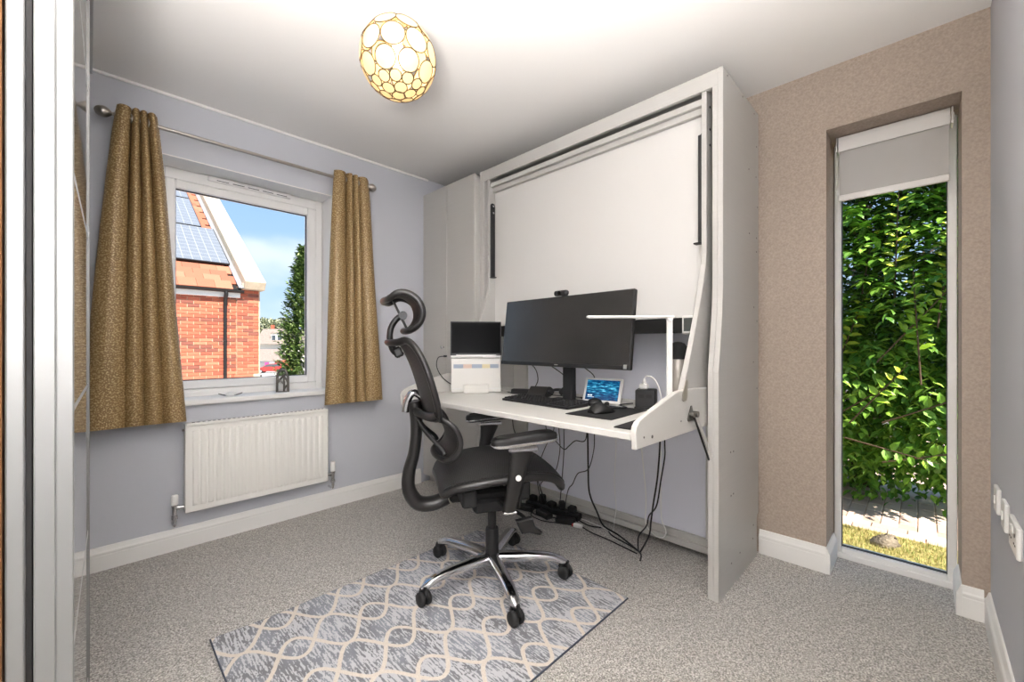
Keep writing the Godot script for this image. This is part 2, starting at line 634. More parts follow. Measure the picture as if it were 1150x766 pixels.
func tablet_texture() -> ImageTexture:
	# lock screen: blue sea under water light, small pale clock lines at the lower left
	var w := 320
	var h := 200
	var img := Image.create(w, h, false, Image.FORMAT_RGB8)
	var n := noise(71, 0.02, FastNoiseLite.TYPE_SIMPLEX_SMOOTH, 4)
	for y in h:
		for x in w:
			var t: float = clamp(n.get_noise_2d(x * 0.6, y * 2.2) * 0.9 + 0.55 - abs(y / 200.0 - 0.38) * 0.9, 0.0, 1.0)
			var c := rgb(10, 46, 84).lerp(rgb(40, 150, 190), t)
			if t > 0.6: c = c.lerp(rgb(150, 224, 232), (t - 0.6) * 1.8)
			img.set_pixel(x, y, c)
	img.fill_rect(Rect2i(22, 150, 44, 12), rgb(222, 232, 236))
	img.fill_rect(Rect2i(42, 150, 3, 12), rgb(14, 54, 92))
	img.fill_rect(Rect2i(22, 170, 66, 5), rgb(200, 214, 222))
	return tex(img)

# ------------------------------------------------------------------ the room
func build_room():
	var st := news()
	bb(st, V(-3.05, -0.12, WALL_B), V(0.31, 0, 3.75), 0.0)
	bb(st, V(-0.326, -0.12, -2.735), V(0.113, 0, WALL_B), 0.0)
	structure("floor", "pale grey mottled cut-pile carpet floor", st, M.carpet)
	st = news()
	bb(st, V(-3.06, CEIL, -2.73), V(0.31, CEIL + 0.12, 3.75), 0.0)
	structure("ceiling", "plain white painted ceiling", st, M.ceiling)
	# left wall with its window opening
	var z0 := -0.245
	var z1 := -1.148
	st = news()
	bb(st, V(-3.06, 0, 3.75), V(WALL_L, CEIL, z0), 0.0)
	bb(st, V(-3.06, 0, z1), V(WALL_L, CEIL, -2.73), 0.0)
	bb(st, V(-3.06, 0, z0), V(WALL_L, 0.757, z1), 0.0)
	bb(st, V(-3.06, 2.082, z0), V(WALL_L, CEIL, z1), 0.0)
	structure("wall_left", "lilac grey painted wall with the curtained window", st, M.lilac)
	# white window reveal lining
	st = news()
	bb(st, V(-3.0, 2.077, z0), V(WALL_L + 0.0005, 2.0825, z1 - 0.0004), 0.0)
	bb(st, V(-3.0, 0.789, z0 + 0.0005), V(WALL_L + 0.0005, 2.0768, z0 - 0.005), 0.0)
	bb(st, V(-3.0, 0.789, z1 + 0.005), V(WALL_L + 0.0005, 2.0768, z1 - 0.0005), 0.0)
	structure("trim_1", "white painted reveal of the curtained window", st, M.ceiling)
	# back wall: lilac behind the furniture, beige paper to the right with the tall window
	st = news()
	bb(st, V(WALL_L, 0, WALL_B), V(-0.9, CEIL, -2.73), 0.0)
	structure("wall_back", "lilac grey wall behind the wall bed", st, M.lilac)
	st = news()
	bb(st, V(-0.9, 0, WALL_B), V(-0.326, CEIL, -2.73), 0.0)
	bb(st, V(0.113, 0, WALL_B), V(0.31, CEIL, -2.73), 0.0)
	bb(st, V(-0.326, 2.105, WALL_B), V(0.113, CEIL, -2.73), 0.0)
	structure("wall_feature", "beige textured papered wall around the tall window", st, M.beige)
	st = news()
	bb(st, V(WALL_R, 0, WALL_B), V(0.31, CEIL, 3.75), 0.0)
	structure("wall_right", "pale lilac wall with white sockets", st, M.lilac)
	st = news()
	bb(st, V(-3.08, 0, 3.6), V(0.33, CEIL, 3.76), 0.0)
	structure("wall_rear", "lilac wall behind the viewer", st, M.lilac)
	# thin pale line where ceiling paint runs onto the left wall
	st = news()
	bb(st, V(WALL_L, 2.386, 0.0), V(WALL_L + 0.012, CEIL, -1.9), 0.003)
	structure("trim_2", "narrow white cornice strip along the left wall", st, M.ceiling)
	# baseboards: moulded section, extruded
	baseboard("baseboard_left", "white moulded baseboard under the radiator", V(WALL_L, 0, 0.05), V(WALL_L, 0, -1.83), V(1, 0, 0), 0.112)
	baseboard("baseboard_back", "short white moulded baseboard between wall bed and tall window", V(-0.607, 0, WALL_B), V(-0.3262, 0, WALL_B), V(0, 0, 1), 0.122)
	baseboard("baseboard_reveal_left", "white baseboard return on the left of the tall window", V(-0.326, 0, WALL_B + 0.017), V(-0.326, 0, -2.675), V(1, 0, 0), 0.122)
	baseboard("baseboard_reveal_right", "white baseboard return on the right of the tall window", V(0.113, 0, WALL_B + 0.017), V(0.113, 0, -2.675), V(-1, 0, 0), 0.122)
	baseboard("baseboard_corner", "short white baseboard between tall window and right corner", V(0.1132, 0, WALL_B), V(WALL_R - 0.0172, 0, WALL_B), V(0, 0, 1), 0.122)
	baseboard("baseboard_right", "white moulded baseboard along the right wall", V(WALL_R, 0, WALL_B + 0.005), V(WALL_R, 0, 3.6), V(-1, 0, 0), 0.122)
	build_window_left()
	build_window_tall()

func baseboard(called: String, label: String, a: Vector3, b: Vector3, out: Vector3, h: float):
	var d := (b - a)
	var poly := PackedVector2Array([Vector2(0, 0), Vector2(0.017, 0), Vector2(0.017, h * 0.62), Vector2(0.0155, h * 0.66), Vector2(0.0165, h * 0.70), Vector2(0.0165, h * 0.76), Vector2(0.012, h * 0.82), Vector2(0.009, h * 0.90), Vector2(0.006, h * 0.985), Vector2(0.003, h), Vector2(0, h)])
	var st := news()
	extrude(st, poly, Transform3D(Basis(out, Vector3.UP, d.normalized()), a), d.length(), 0.0003)
	structure(called, label, st, M.trim)

func build_window_left():
	var w := Node3D.new()
	w.name = "window_1"
	add_child(w)
	tag(w, "white plastic window with clear glass, brick house outside", "", "", "structure")
	var X := -2.985
	var z0 := -0.247
	var z1 := -1.146
	# outer frame
	var st := news()
	bb(st, V(X - 0.065, 0.775, z0 - 0.004), V(X, 2.076, z0 - 0.047), 0.003)
	bb(st, V(X - 0.065, 0.775, z1 + 0.047), V(X, 2.076, z1 + 0.004), 0.003)
	bb(st, V(X - 0.065, 2.015, z0 - 0.0472), V(X, 2.076, z1 + 0.0472), 0.003)
	bb(st, V(X - 0.065, 0.775, z0 - 0.0472), V(X, 0.828, z1 + 0.0472), 0.003)
	obj("frame", st, M.pvc, w)
	# opening sash, slightly proud, with a sloped glazing bead
	st = news()
	var sx := X + 0.008
	bb(st, V(sx - 0.06, 0.83, z0 - 0.049), V(sx, 2.013, z0 - 0.094), 0.005)
	bb(st, V(sx - 0.06, 0.83, z1 + 0.103), V(sx, 2.013, z1 + 0.049), 0.005)
	bb(st, V(sx - 0.06, 1.965, z0 - 0.0942), V(sx, 2.013, z1 + 0.1032), 0.005)
	bb(st, V(sx - 0.06, 0.83, z0 - 0.0942), V(sx, 0.878, z1 + 0.1032), 0.005)
	obj("sash", st, M.pvc, w)
	st = news()
	bb(st, V(X - 0.03, 0.878, z0 - 0.094), V(X - 0.012, 1.965, z0 - 0.097), 0.0)
	bb(st, V(X - 0.03, 0.878, z1 + 0.106), V(X - 0.012, 1.965, z1 + 0.103), 0.0)
	bb(st, V(X - 0.03, 1.962, z0 - 0.0972), V(X - 0.012, 1.9652, z1 + 0.1062), 0.0)
	bb(st, V(X - 0.03, 0.8778, z0 - 0.0972), V(X - 0.012, 0.881, z1 + 0.1062), 0.0)
	obj("gasket", st, M.gasket, w)
	box_obj("pane", V(X - 0.026, 0.876, z0 - 0.092), V(X - 0.020, 1.967, z1 + 0.101), M.glass, w, 0.0)
	# joint in the bottom frame and trickle vent at the head
	st = news()
	bb(st, V(X, 0.782, -0.455), V(X + 0.006, 0.812, z0 - 0.002), 0.002)
	obj("cover_strip", st, M.pvc, w)
	st = news()
	bb(st, V(X - 0.002, 2.045, -0.487), V(X + 0.018, 2.074, -0.935), 0.004)
	var vent := obj("trickle_vent", st, M.pvc, w)
	st = news()
	for k in 5:
		var zz := -0.53 - 0.08 * k
		bb(st, V(X + 0.016, 2.052, zz), V(X + 0.0195, 2.0555, zz - 0.06), 0.0)
	obj("slot", st, M.gasket, vent)
	# sill board
	st = news()
	bb(st, V(X - 0.002, 0.757, z0 + 0.035), V(WALL_L + 0.032, 0.787, z1 - 0.02), 0.006)
	obj("sill", st, M.sill, w)

func build_window_tall():
	var w := Node3D.new()
	w.name = "window_2"
	add_child(w)
	tag(w, "tall narrow floor-length white window, green tree outside", "", "", "structure")
	var Z := -2.69
	var x0 := -0.323
	var x1 := 0.110
	var st := news()
	bb(st, V(x0, 0.0, Z), V(x0 + 0.027, 2.104, Z - 0.065), 0.004)
	bb(st, V(x1 - 0.030, 0.0, Z), V(x1, 2.104, Z - 0.065), 0.004)
	bb(st, V(x0 + 0.0272, 0.0, Z), V(x1 - 0.0302, 0.052, Z - 0.065), 0.004)
	bb(st, V(x0 + 0.0272, 2.06, Z), V(x1 - 0.0302, 2.104, Z - 0.065), 0.004)
	obj("frame", st, M.pvc, w)
	st = news()
	bb(st, V(x0 + 0.001, 0.0, Z + 0.012), V(x1 - 0.001, 0.03, Z), 0.004)
	obj("threshold", st, M.pvc, w)
	st = news()
	bb(st, V(x0 + 0.026, 0.05, Z - 0.02), V(x0 + 0.030, 2.062, Z - 0.04), 0.0)
	bb(st, V(x1 - 0.033, 0.05, Z - 0.02), V(x1 - 0.029, 2.062, Z - 0.04), 0.0)
	bb(st, V(x0 + 0.0302, 0.05, Z - 0.02), V(x1 - 0.0332, 0.055, Z - 0.04), 0.0)
	obj("gasket", st, M.gasket, w)
	box_obj("pane", V(x0 + 0.026, 0.05, Z - 0.033), V(x1 - 0.029, 2.062, Z - 0.027), M.glass, w, 0.0)

func build_blind():
	var t := thing("roller_blind", "half-lowered grey roller blind at the top of the tall window", "blind", V(-0.105, 2.0, -2.615))
	var hw := 0.19
	var st := news()
	cyl(st, V(-hw, 0.07, 0), V(hw, 0.07, 0), 0.024, 16)
	obj("roller", st, M.blind_white, t)
	st = news()
	bb(st, V(-hw, 0.03, 0.026), V(hw, 0.098, 0.031), 0.002)
	bb(st, V(-hw, 0.096, -0.02), V(hw, 0.100, 0.031), 0.001)
	obj("fascia", st, M.blind_white, t)
	box_obj("fabric", V(-hw + 0.004, -0.185, 0.020), V(hw - 0.004, 0.06, 0.0215), M.blind, t, 0.0)
	st = news()
	bb(st, V(-hw, -0.212, 0.014), V(hw, -0.182, 0.028), 0.004)
	obj("bottom_bar", st, M.blind_white, t)
	for s in [-1.0, 1.0]:
		st = news()
		bb(st, V(s * (hw + 0.003), 0.03, -0.03), V(s * (hw + 0.009), 0.103, 0.03), 0.002)
		cyl(st, V(s * (hw + 0.003), 0.07, 0), V(s * (hw + 0.013), 0.07, 0), 0.016, 14)
		obj("bracket", st, M.white_plastic if s > 0 else M.alu, t)
	st = news()
	for k in 44:
		bx(st, V(-hw - 0.010, 0.05 - k * 0.009, 0.018), V(0.0045, 0.0055, 0.0045), 0.0015)
		bx(st, V(-hw - 0.010, 0.05 - k * 0.009, -0.018), V(0.0045, 0.0055, 0.0045), 0.0015)
	obj("bead_chain", st, M.white_plastic, t)

# ------------------------------------------------------------------ curtains and pole
func build_curtains():
	var rx := WALL_L + 0.085
	var ry := 2.178
	var t := thing("curtain_pole", "brushed metal curtain pole with oval finials above the window", "curtain pole", V(rx, ry, -0.715))
	var st := news()
	cyl(st, V(0, 0, 0.617), V(0, 0, -0.617), 0.0095, 14)
	obj("pole", st, M.brushed, t)
	for s in [1.0, -1.0]:
		st = news()
		var xf := Transform3D(Basis(V(1, 0, 0), V(0, 0, s), V(0, -1, 0)), V(0, 0, s * 0.612))
		lathe(st, [Vector2(0.0001, 0), Vector2(0.0125, 0), Vector2(0.0125, 0.018), Vector2(0.008, 0.022), Vector2(0.008, 0.027), Vector2(0.016, 0.034), Vector2(0.0235, 0.046), Vector2(0.026, 0.058), Vector2(0.0235, 0.070), Vector2(0.016, 0.081), Vector2(0.006, 0.087), Vector2(0.0001, 0.088)], 20, xf)
		obj("finial", st, M.brushed, t)
		st = news()
		cyl(st, V(-0.083, 0, s * 0.550), V(0, 0, s * 0.550), 0.007, 10)
		cyl(st, V(-0.085, 0, s * 0.550), V(-0.078, 0, s * 0.550), 0.024, 18)
		cyl(st, V(0, 0, s * 0.56), V(0, 0, s * 0.54), 0.0125, 14)
		obj("bracket", st, M.brushed, t)
	# left curtain (seen from the front), then the right one
	curtain("gathered bronze curtain with pale flecks at the left of the window", 2.226, 0.690, -0.094, -0.238, 0.03, -0.347, 0.7, rx)
	curtain("gathered bronze curtain with pale flecks at the right of the window", 2.222, 0.700, -1.122, -1.355, -1.062, -1.445, 2.4, rx)

const FOLDS_L := [0.40, 0.20, 0.20, 0.24]
const FOLDS_R := [0.36, 0.17, 0.17, 0.32]

func curtain(label: String, top: float, bottom: float, za: float, zb: float, zc: float, zd: float, ph: float, rx: float):
	var t := thing("curtain", label, "curtain", V(rx, 0, 0), 0.0, "curtains at the window")
	var rows := []
	var nu := 201
	var nv := 26
	# rounded columns of cloth with narrow deep gaps between them: [width share of each column]
	var cols: Array = FOLDS_L if ph < 1.0 else FOLDS_R
	var total := 0.0
	for c in cols: total += c
	for i in nu:
		var u := float(i) / (nu - 1)
		var s := u * total
		var k := 0
		while k < cols.size() - 1 and s > cols[k]:
			s -= cols[k]
			k += 1
		var p: float = clampf(s / cols[k], 0.0, 1.0)
		# across one column: long rounded front, quick return through the gap
		var front := 0.78
		var depth := 0.0
		var slide := 0.0
		if p < front:
			var q := p / front
			depth = pow(sin(PI * q), 0.55)
			slide = lerpf(0.0, 1.10, q) - p
		else:
			var q := (p - front) / (1.0 - front)
			depth = -pow(sin(PI * q), 0.8)
			slide = lerpf(1.10, 1.0, smoothstep(0.0, 1.0, q)) - p
		var line := []
		for j in nv:
			var v := float(j) / (nv - 1)
			var spread := pow(v, 0.8)
			var uu: float = u + slide * cols[k] / total * lerpf(0.35, 1.0, v)
			var z := lerpf(lerpf(za, zb, uu), lerpf(zc, zd, uu), spread)
			var amp := lerpf(0.032, 0.050, v)
			var x := depth * amp + 0.006 * sin(7.0 * v + u * 6.0 + ph) * v
			line.append(V(x, lerpf(top, bottom + 0.012 * (depth * 0.5 - 0.3), v), z))
		rows.append(line)
	var st := news()
	sheet(st, rows, 0.003)
	obj("cloth", st, M.curtain, t)
	# eyelets where the pole passes through the heading
	var ring := TorusMesh.new()
	ring.inner_radius = 0.017
	ring.outer_radius = 0.025
	ring.rings = 20
	ring.ring_segments = 8
	var edge := 0.0
	for k in cols.size():
		edge += cols[k] / total
		var u: float = edge - 0.22 * cols[k] / total
		var o := inst("eyelet", ring, M.brushed, t)
		o.position = V(0, 2.178, lerpf(za, zb, u))
		o.rotation = Vector3(PI / 2, 0.5 if k % 2 == 0 else -0.5, 0)

# ------------------------------------------------------------------ radiator
func build_radiator():
	var x1 := WALL_L + 0.098
	var x0 := WALL_L + 0.040
	var z0 := -0.352
	var z1 := -1.078
	var y0 := 0.205
	var y1 := 0.668
	var t := thing("radiator", "white single-panel ribbed radiator below the window", "radiator", V((x0 + x1) * 0.5, y0, (z0 + z1) * 0.5))
	var off := t.position
	# pressed front panel with 20 flutes
	var n := 20
	var pitch: float = (absf(z1 - z0) - 0.05) / n
	var st := news()
	# margins as flat, flutes as raised pads with recessed channels between
	bb(st, V(x1 - 0.020, y0, z0) - off, V(x1 - 0.009, y1, z1) - off, 0.004)
	obj("front_panel", st, M.radiator, t)
	st = news()
	for k in n:
		var zc := z0 - 0.025 - pitch * (k + 0.5)
		var hw := pitch * 0.36
		var ringo := []
		for e in [[0.0, 0.0], [0.009, 0.0030], [0.0105, 0.006]]:
			var d: float = e[0]
			var s: float = e[1]
			var a := hw - s
			var ya := y0 + 0.032 + s * 3.0
			var yb := y1 - 0.036 - s * 3.0
			ringo.append(PackedVector3Array([V(x1 - 0.0095 + d, ya, zc + a) - off, V(x1 - 0.0095 + d, ya, zc - a) - off, V(x1 - 0.0095 + d, yb, zc - a) - off, V(x1 - 0.0095 + d, yb, zc + a) - off]))
		loft(st, ringo, true, 5 + k % 2)
	obj("flutes", st, M.radiator, t)
	st = news()
	bb(st, V(x0, y0 + 0.01, z0 - 0.012) - off, V(x0 + 0.010, y1 - 0.01, z1 + 0.012) - off, 0.003)
	obj("rear_panel", st, M.radiator, t)
	st = news()
	bb(st, V(x0 + 0.003, y1 - 0.012, z0 - 0.001) - off, V(x1 - 0.0015, y1 + 0.004, z1 + 0.001) - off, 0.004)
	var top := obj("top_grille", st, M.radiator, t)
	st = news()
	for k in 30:
		var zz := z0 - 0.03 - k * 0.023
		bb(st, V(x0 + 0.02, y1 + 0.003, zz) - off, V(x1 - 0.025, y1 + 0.0046, zz - 0.012) - off, 0.0)
	obj("slot", st, M.gasket, top)
	for z in [z0, z1]:
		var s: float = 1.0 if z == z0 else -1.0
		st = news()
		bb(st, V(x0 + 0.003, y0 + 0.004, z + s * 0.002) - off, V(x1 - 0.003, y1 + 0.002, z - s * 0.003) - off, 0.002)
		obj("side_cover", st, M.radiator, t)
	# valves on both lower corners, pipe to the wall below
	for z in [z0, z1]:
		var s: float = 1.0 if z == z0 else -1.0
		var tall: float = 0.05 if s > 0 else 0.062
		var c := V(x0 + 0.03, y0 + 0.035, z + s * 0.042) - off
		st = news()
		cyl(st, c + V(0, 0, -s * 0.044), c + V(0, 0, s * 0.002), 0.009, 12)
		cyl(st, c + V(0, 0, -s * 0.020), c + V(0, 0, -s * 0.008), 0.0135, 6)
		cyl(st, c + V(0, -0.075, 0), c + V(0, 0.018, 0), 0.010, 12)
		cyl(st, c + V(0, -0.055, 0), c + V(0, -0.038, 0), 0.0145, 6)
		cyl(st, c + V(0, 0.004, 0), c + V(0, 0.02, 0), 0.0135, 12)
		tube(st, smooth_path([c + V(0, -0.07, 0), c + V(0, -0.085, 0), c + V(-0.012, -0.095, 0), c + V(-0.068, -0.095, 0)], 5), 0.0075, 10)
		var v := obj("valve", st, M.chrome, t)
		st = news()
		lathe(st, [Vector2(0.0001, 0), Vector2(0.014, 0), Vector2(0.0155, 0.004), Vector2(0.0155, tall - 0.006), Vector2(0.013, tall), Vector2(0.0001, tall)], 18, Transform3D(Basis(), c + V(0, 0.018, 0)))
		obj("valve_cap", st, M.white_plastic, v)
	st = news()
	cyl(st, V(x0 + 0.03, y1 - 0.03, z0) - off, V(x0 + 0.03, y1 - 0.03, z0 + 0.012) - off, 0.006, 8)
	obj("bleed_valve", st, M.steel_dark, t)
	for zz in [z0 - 0.12, z1 + 0.12]:
		st = news()
		bb(st, V(WALL_L + 0.001, y0 + 0.05, zz) - off, V(x0 + 0.001, y1 - 0.08, zz - 0.03) - off, 0.001)
		obj("wall_bracket", st, M.radiator, t)

# ------------------------------------------------------------------ ornaments on the sill
func build_sill_things():
	# arched openwork ornament: bent strips in a bullet outline, crossing ribs inside
	var t := thing("sill_ornament", "small dark pewter openwork ornament with arched top standing on the window sill", "ornament", V(-2.868, 0.787, -0.855), 1.12)
	var st := news()
	var arch := []
	for k in 21:
		var a := PI * k / 20.0
		arch.append(V(-cos(a) * 0.030, 0.088 + sin(a) * 0.052, 0))
	arch.push_front(V(-0.031, 0.0, 0))
	arch.push_back(V(0.031, 0.0, 0))
	tube(st, arch, 0.010, 8, 0.75, V(0, 0, 1))
	obj("outline", st, M.pewter, t)
	st = news()
	for l in [[V(-0.030, 0.055, 0), V(0.018, 0.115, 0)], [V(-0.030, 0.085, 0), V(0.008, 0.050, 0)], [V(0.008, 0.0, 0), V(0.008, 0.105, 0)], [V(0.030, 0.06, 0), V(0.008, 0.095, 0)], [V(0.030, 0.045, 0), V(0.010, 0.02, 0)]]:
		tube(st, [l[0], (l[0] + l[1]) * 0.5 + V(0, 0.003, 0), l[1]], 0.008, 8, 0.75, V(0, 0, 1))
	obj("rib", st, M.pewter, t)
	st = news()
	bb(st, V(-0.034, 0, -0.010), V(0.034, 0.005, 0.010), 0.002)
	obj("foot", st, M.pewter, t)
	# pale leaf-shaped trinket with a small dome
	var d := thing("sill_trinket", "small silvery winged trinket with a pale domed middle lying on the window sill", "ornament", V(-2.838, 0.787, -0.572), 1.3)
	st = news()
	var rings := []
	for i in 9:
		var a := PI * i / 8.0
		var ring := PackedVector3Array()
		for k in 16:
			var b := TAU * k / 16.0
			ring.append(V(cos(b) * 0.026 * sin(a) + 0.0005 * cos(b), max(0.004, 0.006 + 0.022 * -cos(a)) + 0.0, sin(b) * 0.018 * sin(a) + 0.0005 * sin(b)))
		rings.append(ring)
	loft(st, rings, true)
	obj("dome", st, M.white_plastic, d)
	for s in [-1.0, 1.0]:
		st = news()
		var rows := []
		for i in 8:
			var u := i / 7.0
			var w := 0.017 * sin(PI * clampf(0.12 + u * 0.86, 0.0, 1.0)) + 0.0008
			var line := []
			for k in 5:
				var v := k / 4.0 * 2.0 - 1.0
				line.append(V(s * (0.012 + u * 0.045), 0.004 + 0.012 * u * u + 0.004 * abs(v), v * w))
			rows.append(line)
		sheet(st, rows, 0.002)
		obj("wing", st, M.pewter, d)

# ------------------------------------------------------------------ sliding wardrobe at the far left
func build_wardrobe():
	var t := thing("sliding_wardrobe", "gloss white sliding wardrobe with silver edge stiles at the left edge", "wardrobe", V(-1.9, 0, 0.32))
	var off := t.position
	# carcass behind the doors
	var st := news()
	bb(st, V(-2.80, 0, 0.14) - off, V(-1.16, 0.09, 0.66) - off, 0.001)
	bb(st, V(-2.80, 2.34, 0.14) - off, V(-1.16, 2.395, 0.66) - off, 0.001)
	bb(st, V(-2.80, 0.09, 0.64) - off, V(-1.16, 2.34, 0.66) - off, 0.001)
	bb(st, V(-2.80, 0.09, 0.14) - off, V(-2.78, 2.34, 0.64) - off, 0.001)
	bb(st, V(-1.18, 0.09, 0.14) - off, V(-1.16, 2.34, 0.64) - off, 0.001)
	obj("carcass", st, M.laminate, t)
	# front door on the outer track
	var a := V(-1.1126, 0, 0.0194)
	var b := V(-1.885, 0, -0.002)
	var dir := (b - a).normalized()
	var nrm := V(dir.z, 0, -dir.x)
	if nrm.z > 0: nrm = -nrm
	var L := a.distance_to(b)
	var bs := Basis(-dir, Vector3.UP, Vector3.UP.cross(dir)).orthonormalized()
	var door := Node3D.new()
	door.name = "door"
	t.add_child(door, true)
	door.transform = Transform3D(Basis(dir, Vector3.UP, -nrm), a - off)
	# local: x along the door, y up, z into the wardrobe
	for i in 5:
		var y0 := 0.03 + i * 0.465
		box_obj("gloss_panel", V(0.012, y0 + 0.004, 0.004), V(L - 0.006, y0 + 0.461, 0.02), M.gloss_door, door, 0.001)
	for i in 6:
		box_obj("rail", V(0.012, 0.022 + i * 0.465, 0.0035), V(L - 0.006, 0.034 + i * 0.465, 0.02), M.alu, door, 0.001)
	st = news()
	bb(st, V(0.0, 0.02, 0.0), V(0.012, 2.365, 0.0225), 0.002)
	bb(st, V(0.0005, 0.02, 0.0225), V(0.012, 2.365, 0.0495), 0.002)
	obj("stile", st, M.silver_stile, door)
	st = news()
	bb(st, V(L - 0.006, 0.02, 0.0), V(L, 2.365, 0.03), 0.001)
	obj("stile", st, M.silver_stile, door)
	# second door on the inner track
	box_obj("inner_door", V(-1.93, 0.02, 0.085) - off, V(-1.135, 2.365, 0.1) - off, M.gloss_door, t, 0.001)
	st = news()
	bb(st, V(-1.135, 0.02, 0.079) - off, V(-1.117, 2.365, 0.1005) - off, 0.002)
	obj("stile", st, M.silver_stile, t)
	box_obj("brush_seal", V(-1.16, 0.02, 0.071) - off, V(-1.125, 2.365, 0.078) - off, M.gap, t, 0.0)
	st = news()
	bb(st, V(-2.80, 2.366, -0.012) - off, V(-1.12, 2.398, 0.14) - off, 0.001)
	obj("top_track", st, M.alu, t)
	# open oak door standing against the wardrobe end
	var d := Node3D.new()
	d.name = "door_1"
	add_child(d)
	tag(d, "oak door edge at the far left of the picture", "", "", "structure")
	st = news()
	bb(st, V(-1.155, 0.006, 0.104), V(-1.112, 2.05, 0.93), 0.003)
	obj("door_leaf", st, M.oak, d)
	st = news()
	cyl(st, V(-1.112, 1.0, 0.17), V(-1.07, 1.0, 0.17), 0.01, 12)
	cyl(st, V(-1.07, 1.0, 0.165), V(-1.07, 1.0, 0.29), 0.009, 12)
	obj("handle", st, M.chrome, d)
	st = news()
	bb(st, V(-1.16, 2.055, 0.104), V(-1.11, CEIL, 0.93), 0.002)
	structure("trim_3", "oak panel above the open door", st, M.oak)
	st = news()
	bb(st, V(-1.20, 0, 0.93), V(-1.11, CEIL, 3.6), 0.0)
	structure("wall_hall", "lilac side wall of the entrance behind the viewer", st, M.lilac)

# ------------------------------------------------------------------ sockets
func build_sockets():
	var spec := [[-2.19, 0.086, "single white wall switch plate nearest the beige wall"], [-2.0, 0.086, "white square wall plate in the middle of three on the right wall"], [-1.80, 0.146, "double white wall socket nearest the viewer on the right wall"]]
	for s in spec:
		var z: float = s[0]
		var w: float = s[1]
		var t := thing("wall_socket", s[2], "socket", V(WALL_R, 0.553, z), 0.0, "white plates on the right wall")
		var st := news()
		bb(st, V(-0.011, -0.043, -w / 2), V(0, 0.043, w / 2), 0.003)
		obj("plate", st, M.white_plastic, t)
		if w > 0.1:
			for k in [-1.0, 1.0]:
				st = news()
				bb(st, V(-0.0118, 0.008, k * 0.036 - 0.0045), V(-0.0108, 0.017, k * 0.036 + 0.0045), 0.0)
				bb(st, V(-0.0118, -0.014, k * 0.036 - 0.015), V(-0.0108, -0.010, k * 0.036 - 0.007), 0.0)
				bb(st, V(-0.0118, -0.014, k * 0.036 + 0.007), V(-0.0108, -0.010, k * 0.036 + 0.015), 0.0)
				obj("pin_hole", st, M.gap, t)
			for k in [-1.0, 1.0]:
				st = news()
				bb(st, V(-0.014, 0.012, k * 0.010 - 0.005), V(-0.0105, 0.032, k * 0.010 + 0.005), 0.001)
				obj("rocker", st, M.white_plastic, t)
		else:
			st = news()
			bb(st, V(-0.0145, -0.014, -0.008), V(-0.0105, 0.014, 0.008), 0.0015)
			obj("rocker", st, M.white_plastic, t)

# ------------------------------------------------------------------ corner cupboard
func build_cupboard():
	var x0 := WALL_L + 0.003
	var x1 := -2.190
	var zf := -1.856
	var top := 2.262
	var t := thing("corner_cupboard", "tall light grey two-door cupboard in the corner left of the fold-down bed", "cupboard", V((x0 + x1) * 0.5, 0, -2.15))
	var off := t.position
	var st := news()
	bb(st, V(x0, 0.06, zf - 0.02) - off, V(x0 + 0.018, top, WALL_B + 0.02) - off, 0.001)
	bb(st, V(x1 - 0.018, 0.06, zf - 0.02) - off, V(x1, top, WALL_B + 0.02) - off, 0.001)
	bb(st, V(x0, top - 0.018, zf - 0.02) - off, V(x1, top, WALL_B + 0.02) - off, 0.001)
	bb(st, V(x0, 0.06, zf - 0.02) - off, V(x1, 0.078, WALL_B + 0.02) - off, 0.001)
	bb(st, V(x0, 0.06, WALL_B + 0.03) - off, V(x1, top, WALL_B + 0.022) - off, 0.0)
	obj("carcass", st, M.laminate, t)
	box_obj("plinth", V(x0, 0, zf - 0.06) - off, V(x1, 0.06, zf - 0.078) - off, M.laminate, t)
	var xm := -2.506
	for d in [[x0 + 0.001, xm - 0.0015, 1], [xm + 0.0015, x1, -1]]:
		var door := box_obj("door", V(d[0], 0.062, zf - 0.019) - off, V(d[1], top, zf) - off, M.laminate, t, 0.002)
		if d[2] == 1:
			st = news()
			lathe(st, [Vector2(0.0001, 0), Vector2(0.006, 0), Vector2(0.005, 0.010), Vector2(0.011, 0.017), Vector2(0.012, 0.022), Vector2(0.008, 0.026), Vector2(0.0001, 0.027)], 16, Transform3D(Basis(V(1, 0, 0), V(0, 0, 1), V(0, -1, 0)), V(xm - 0.035, 1.065, zf) - off))
			obj("knob", st, M.chrome, door)

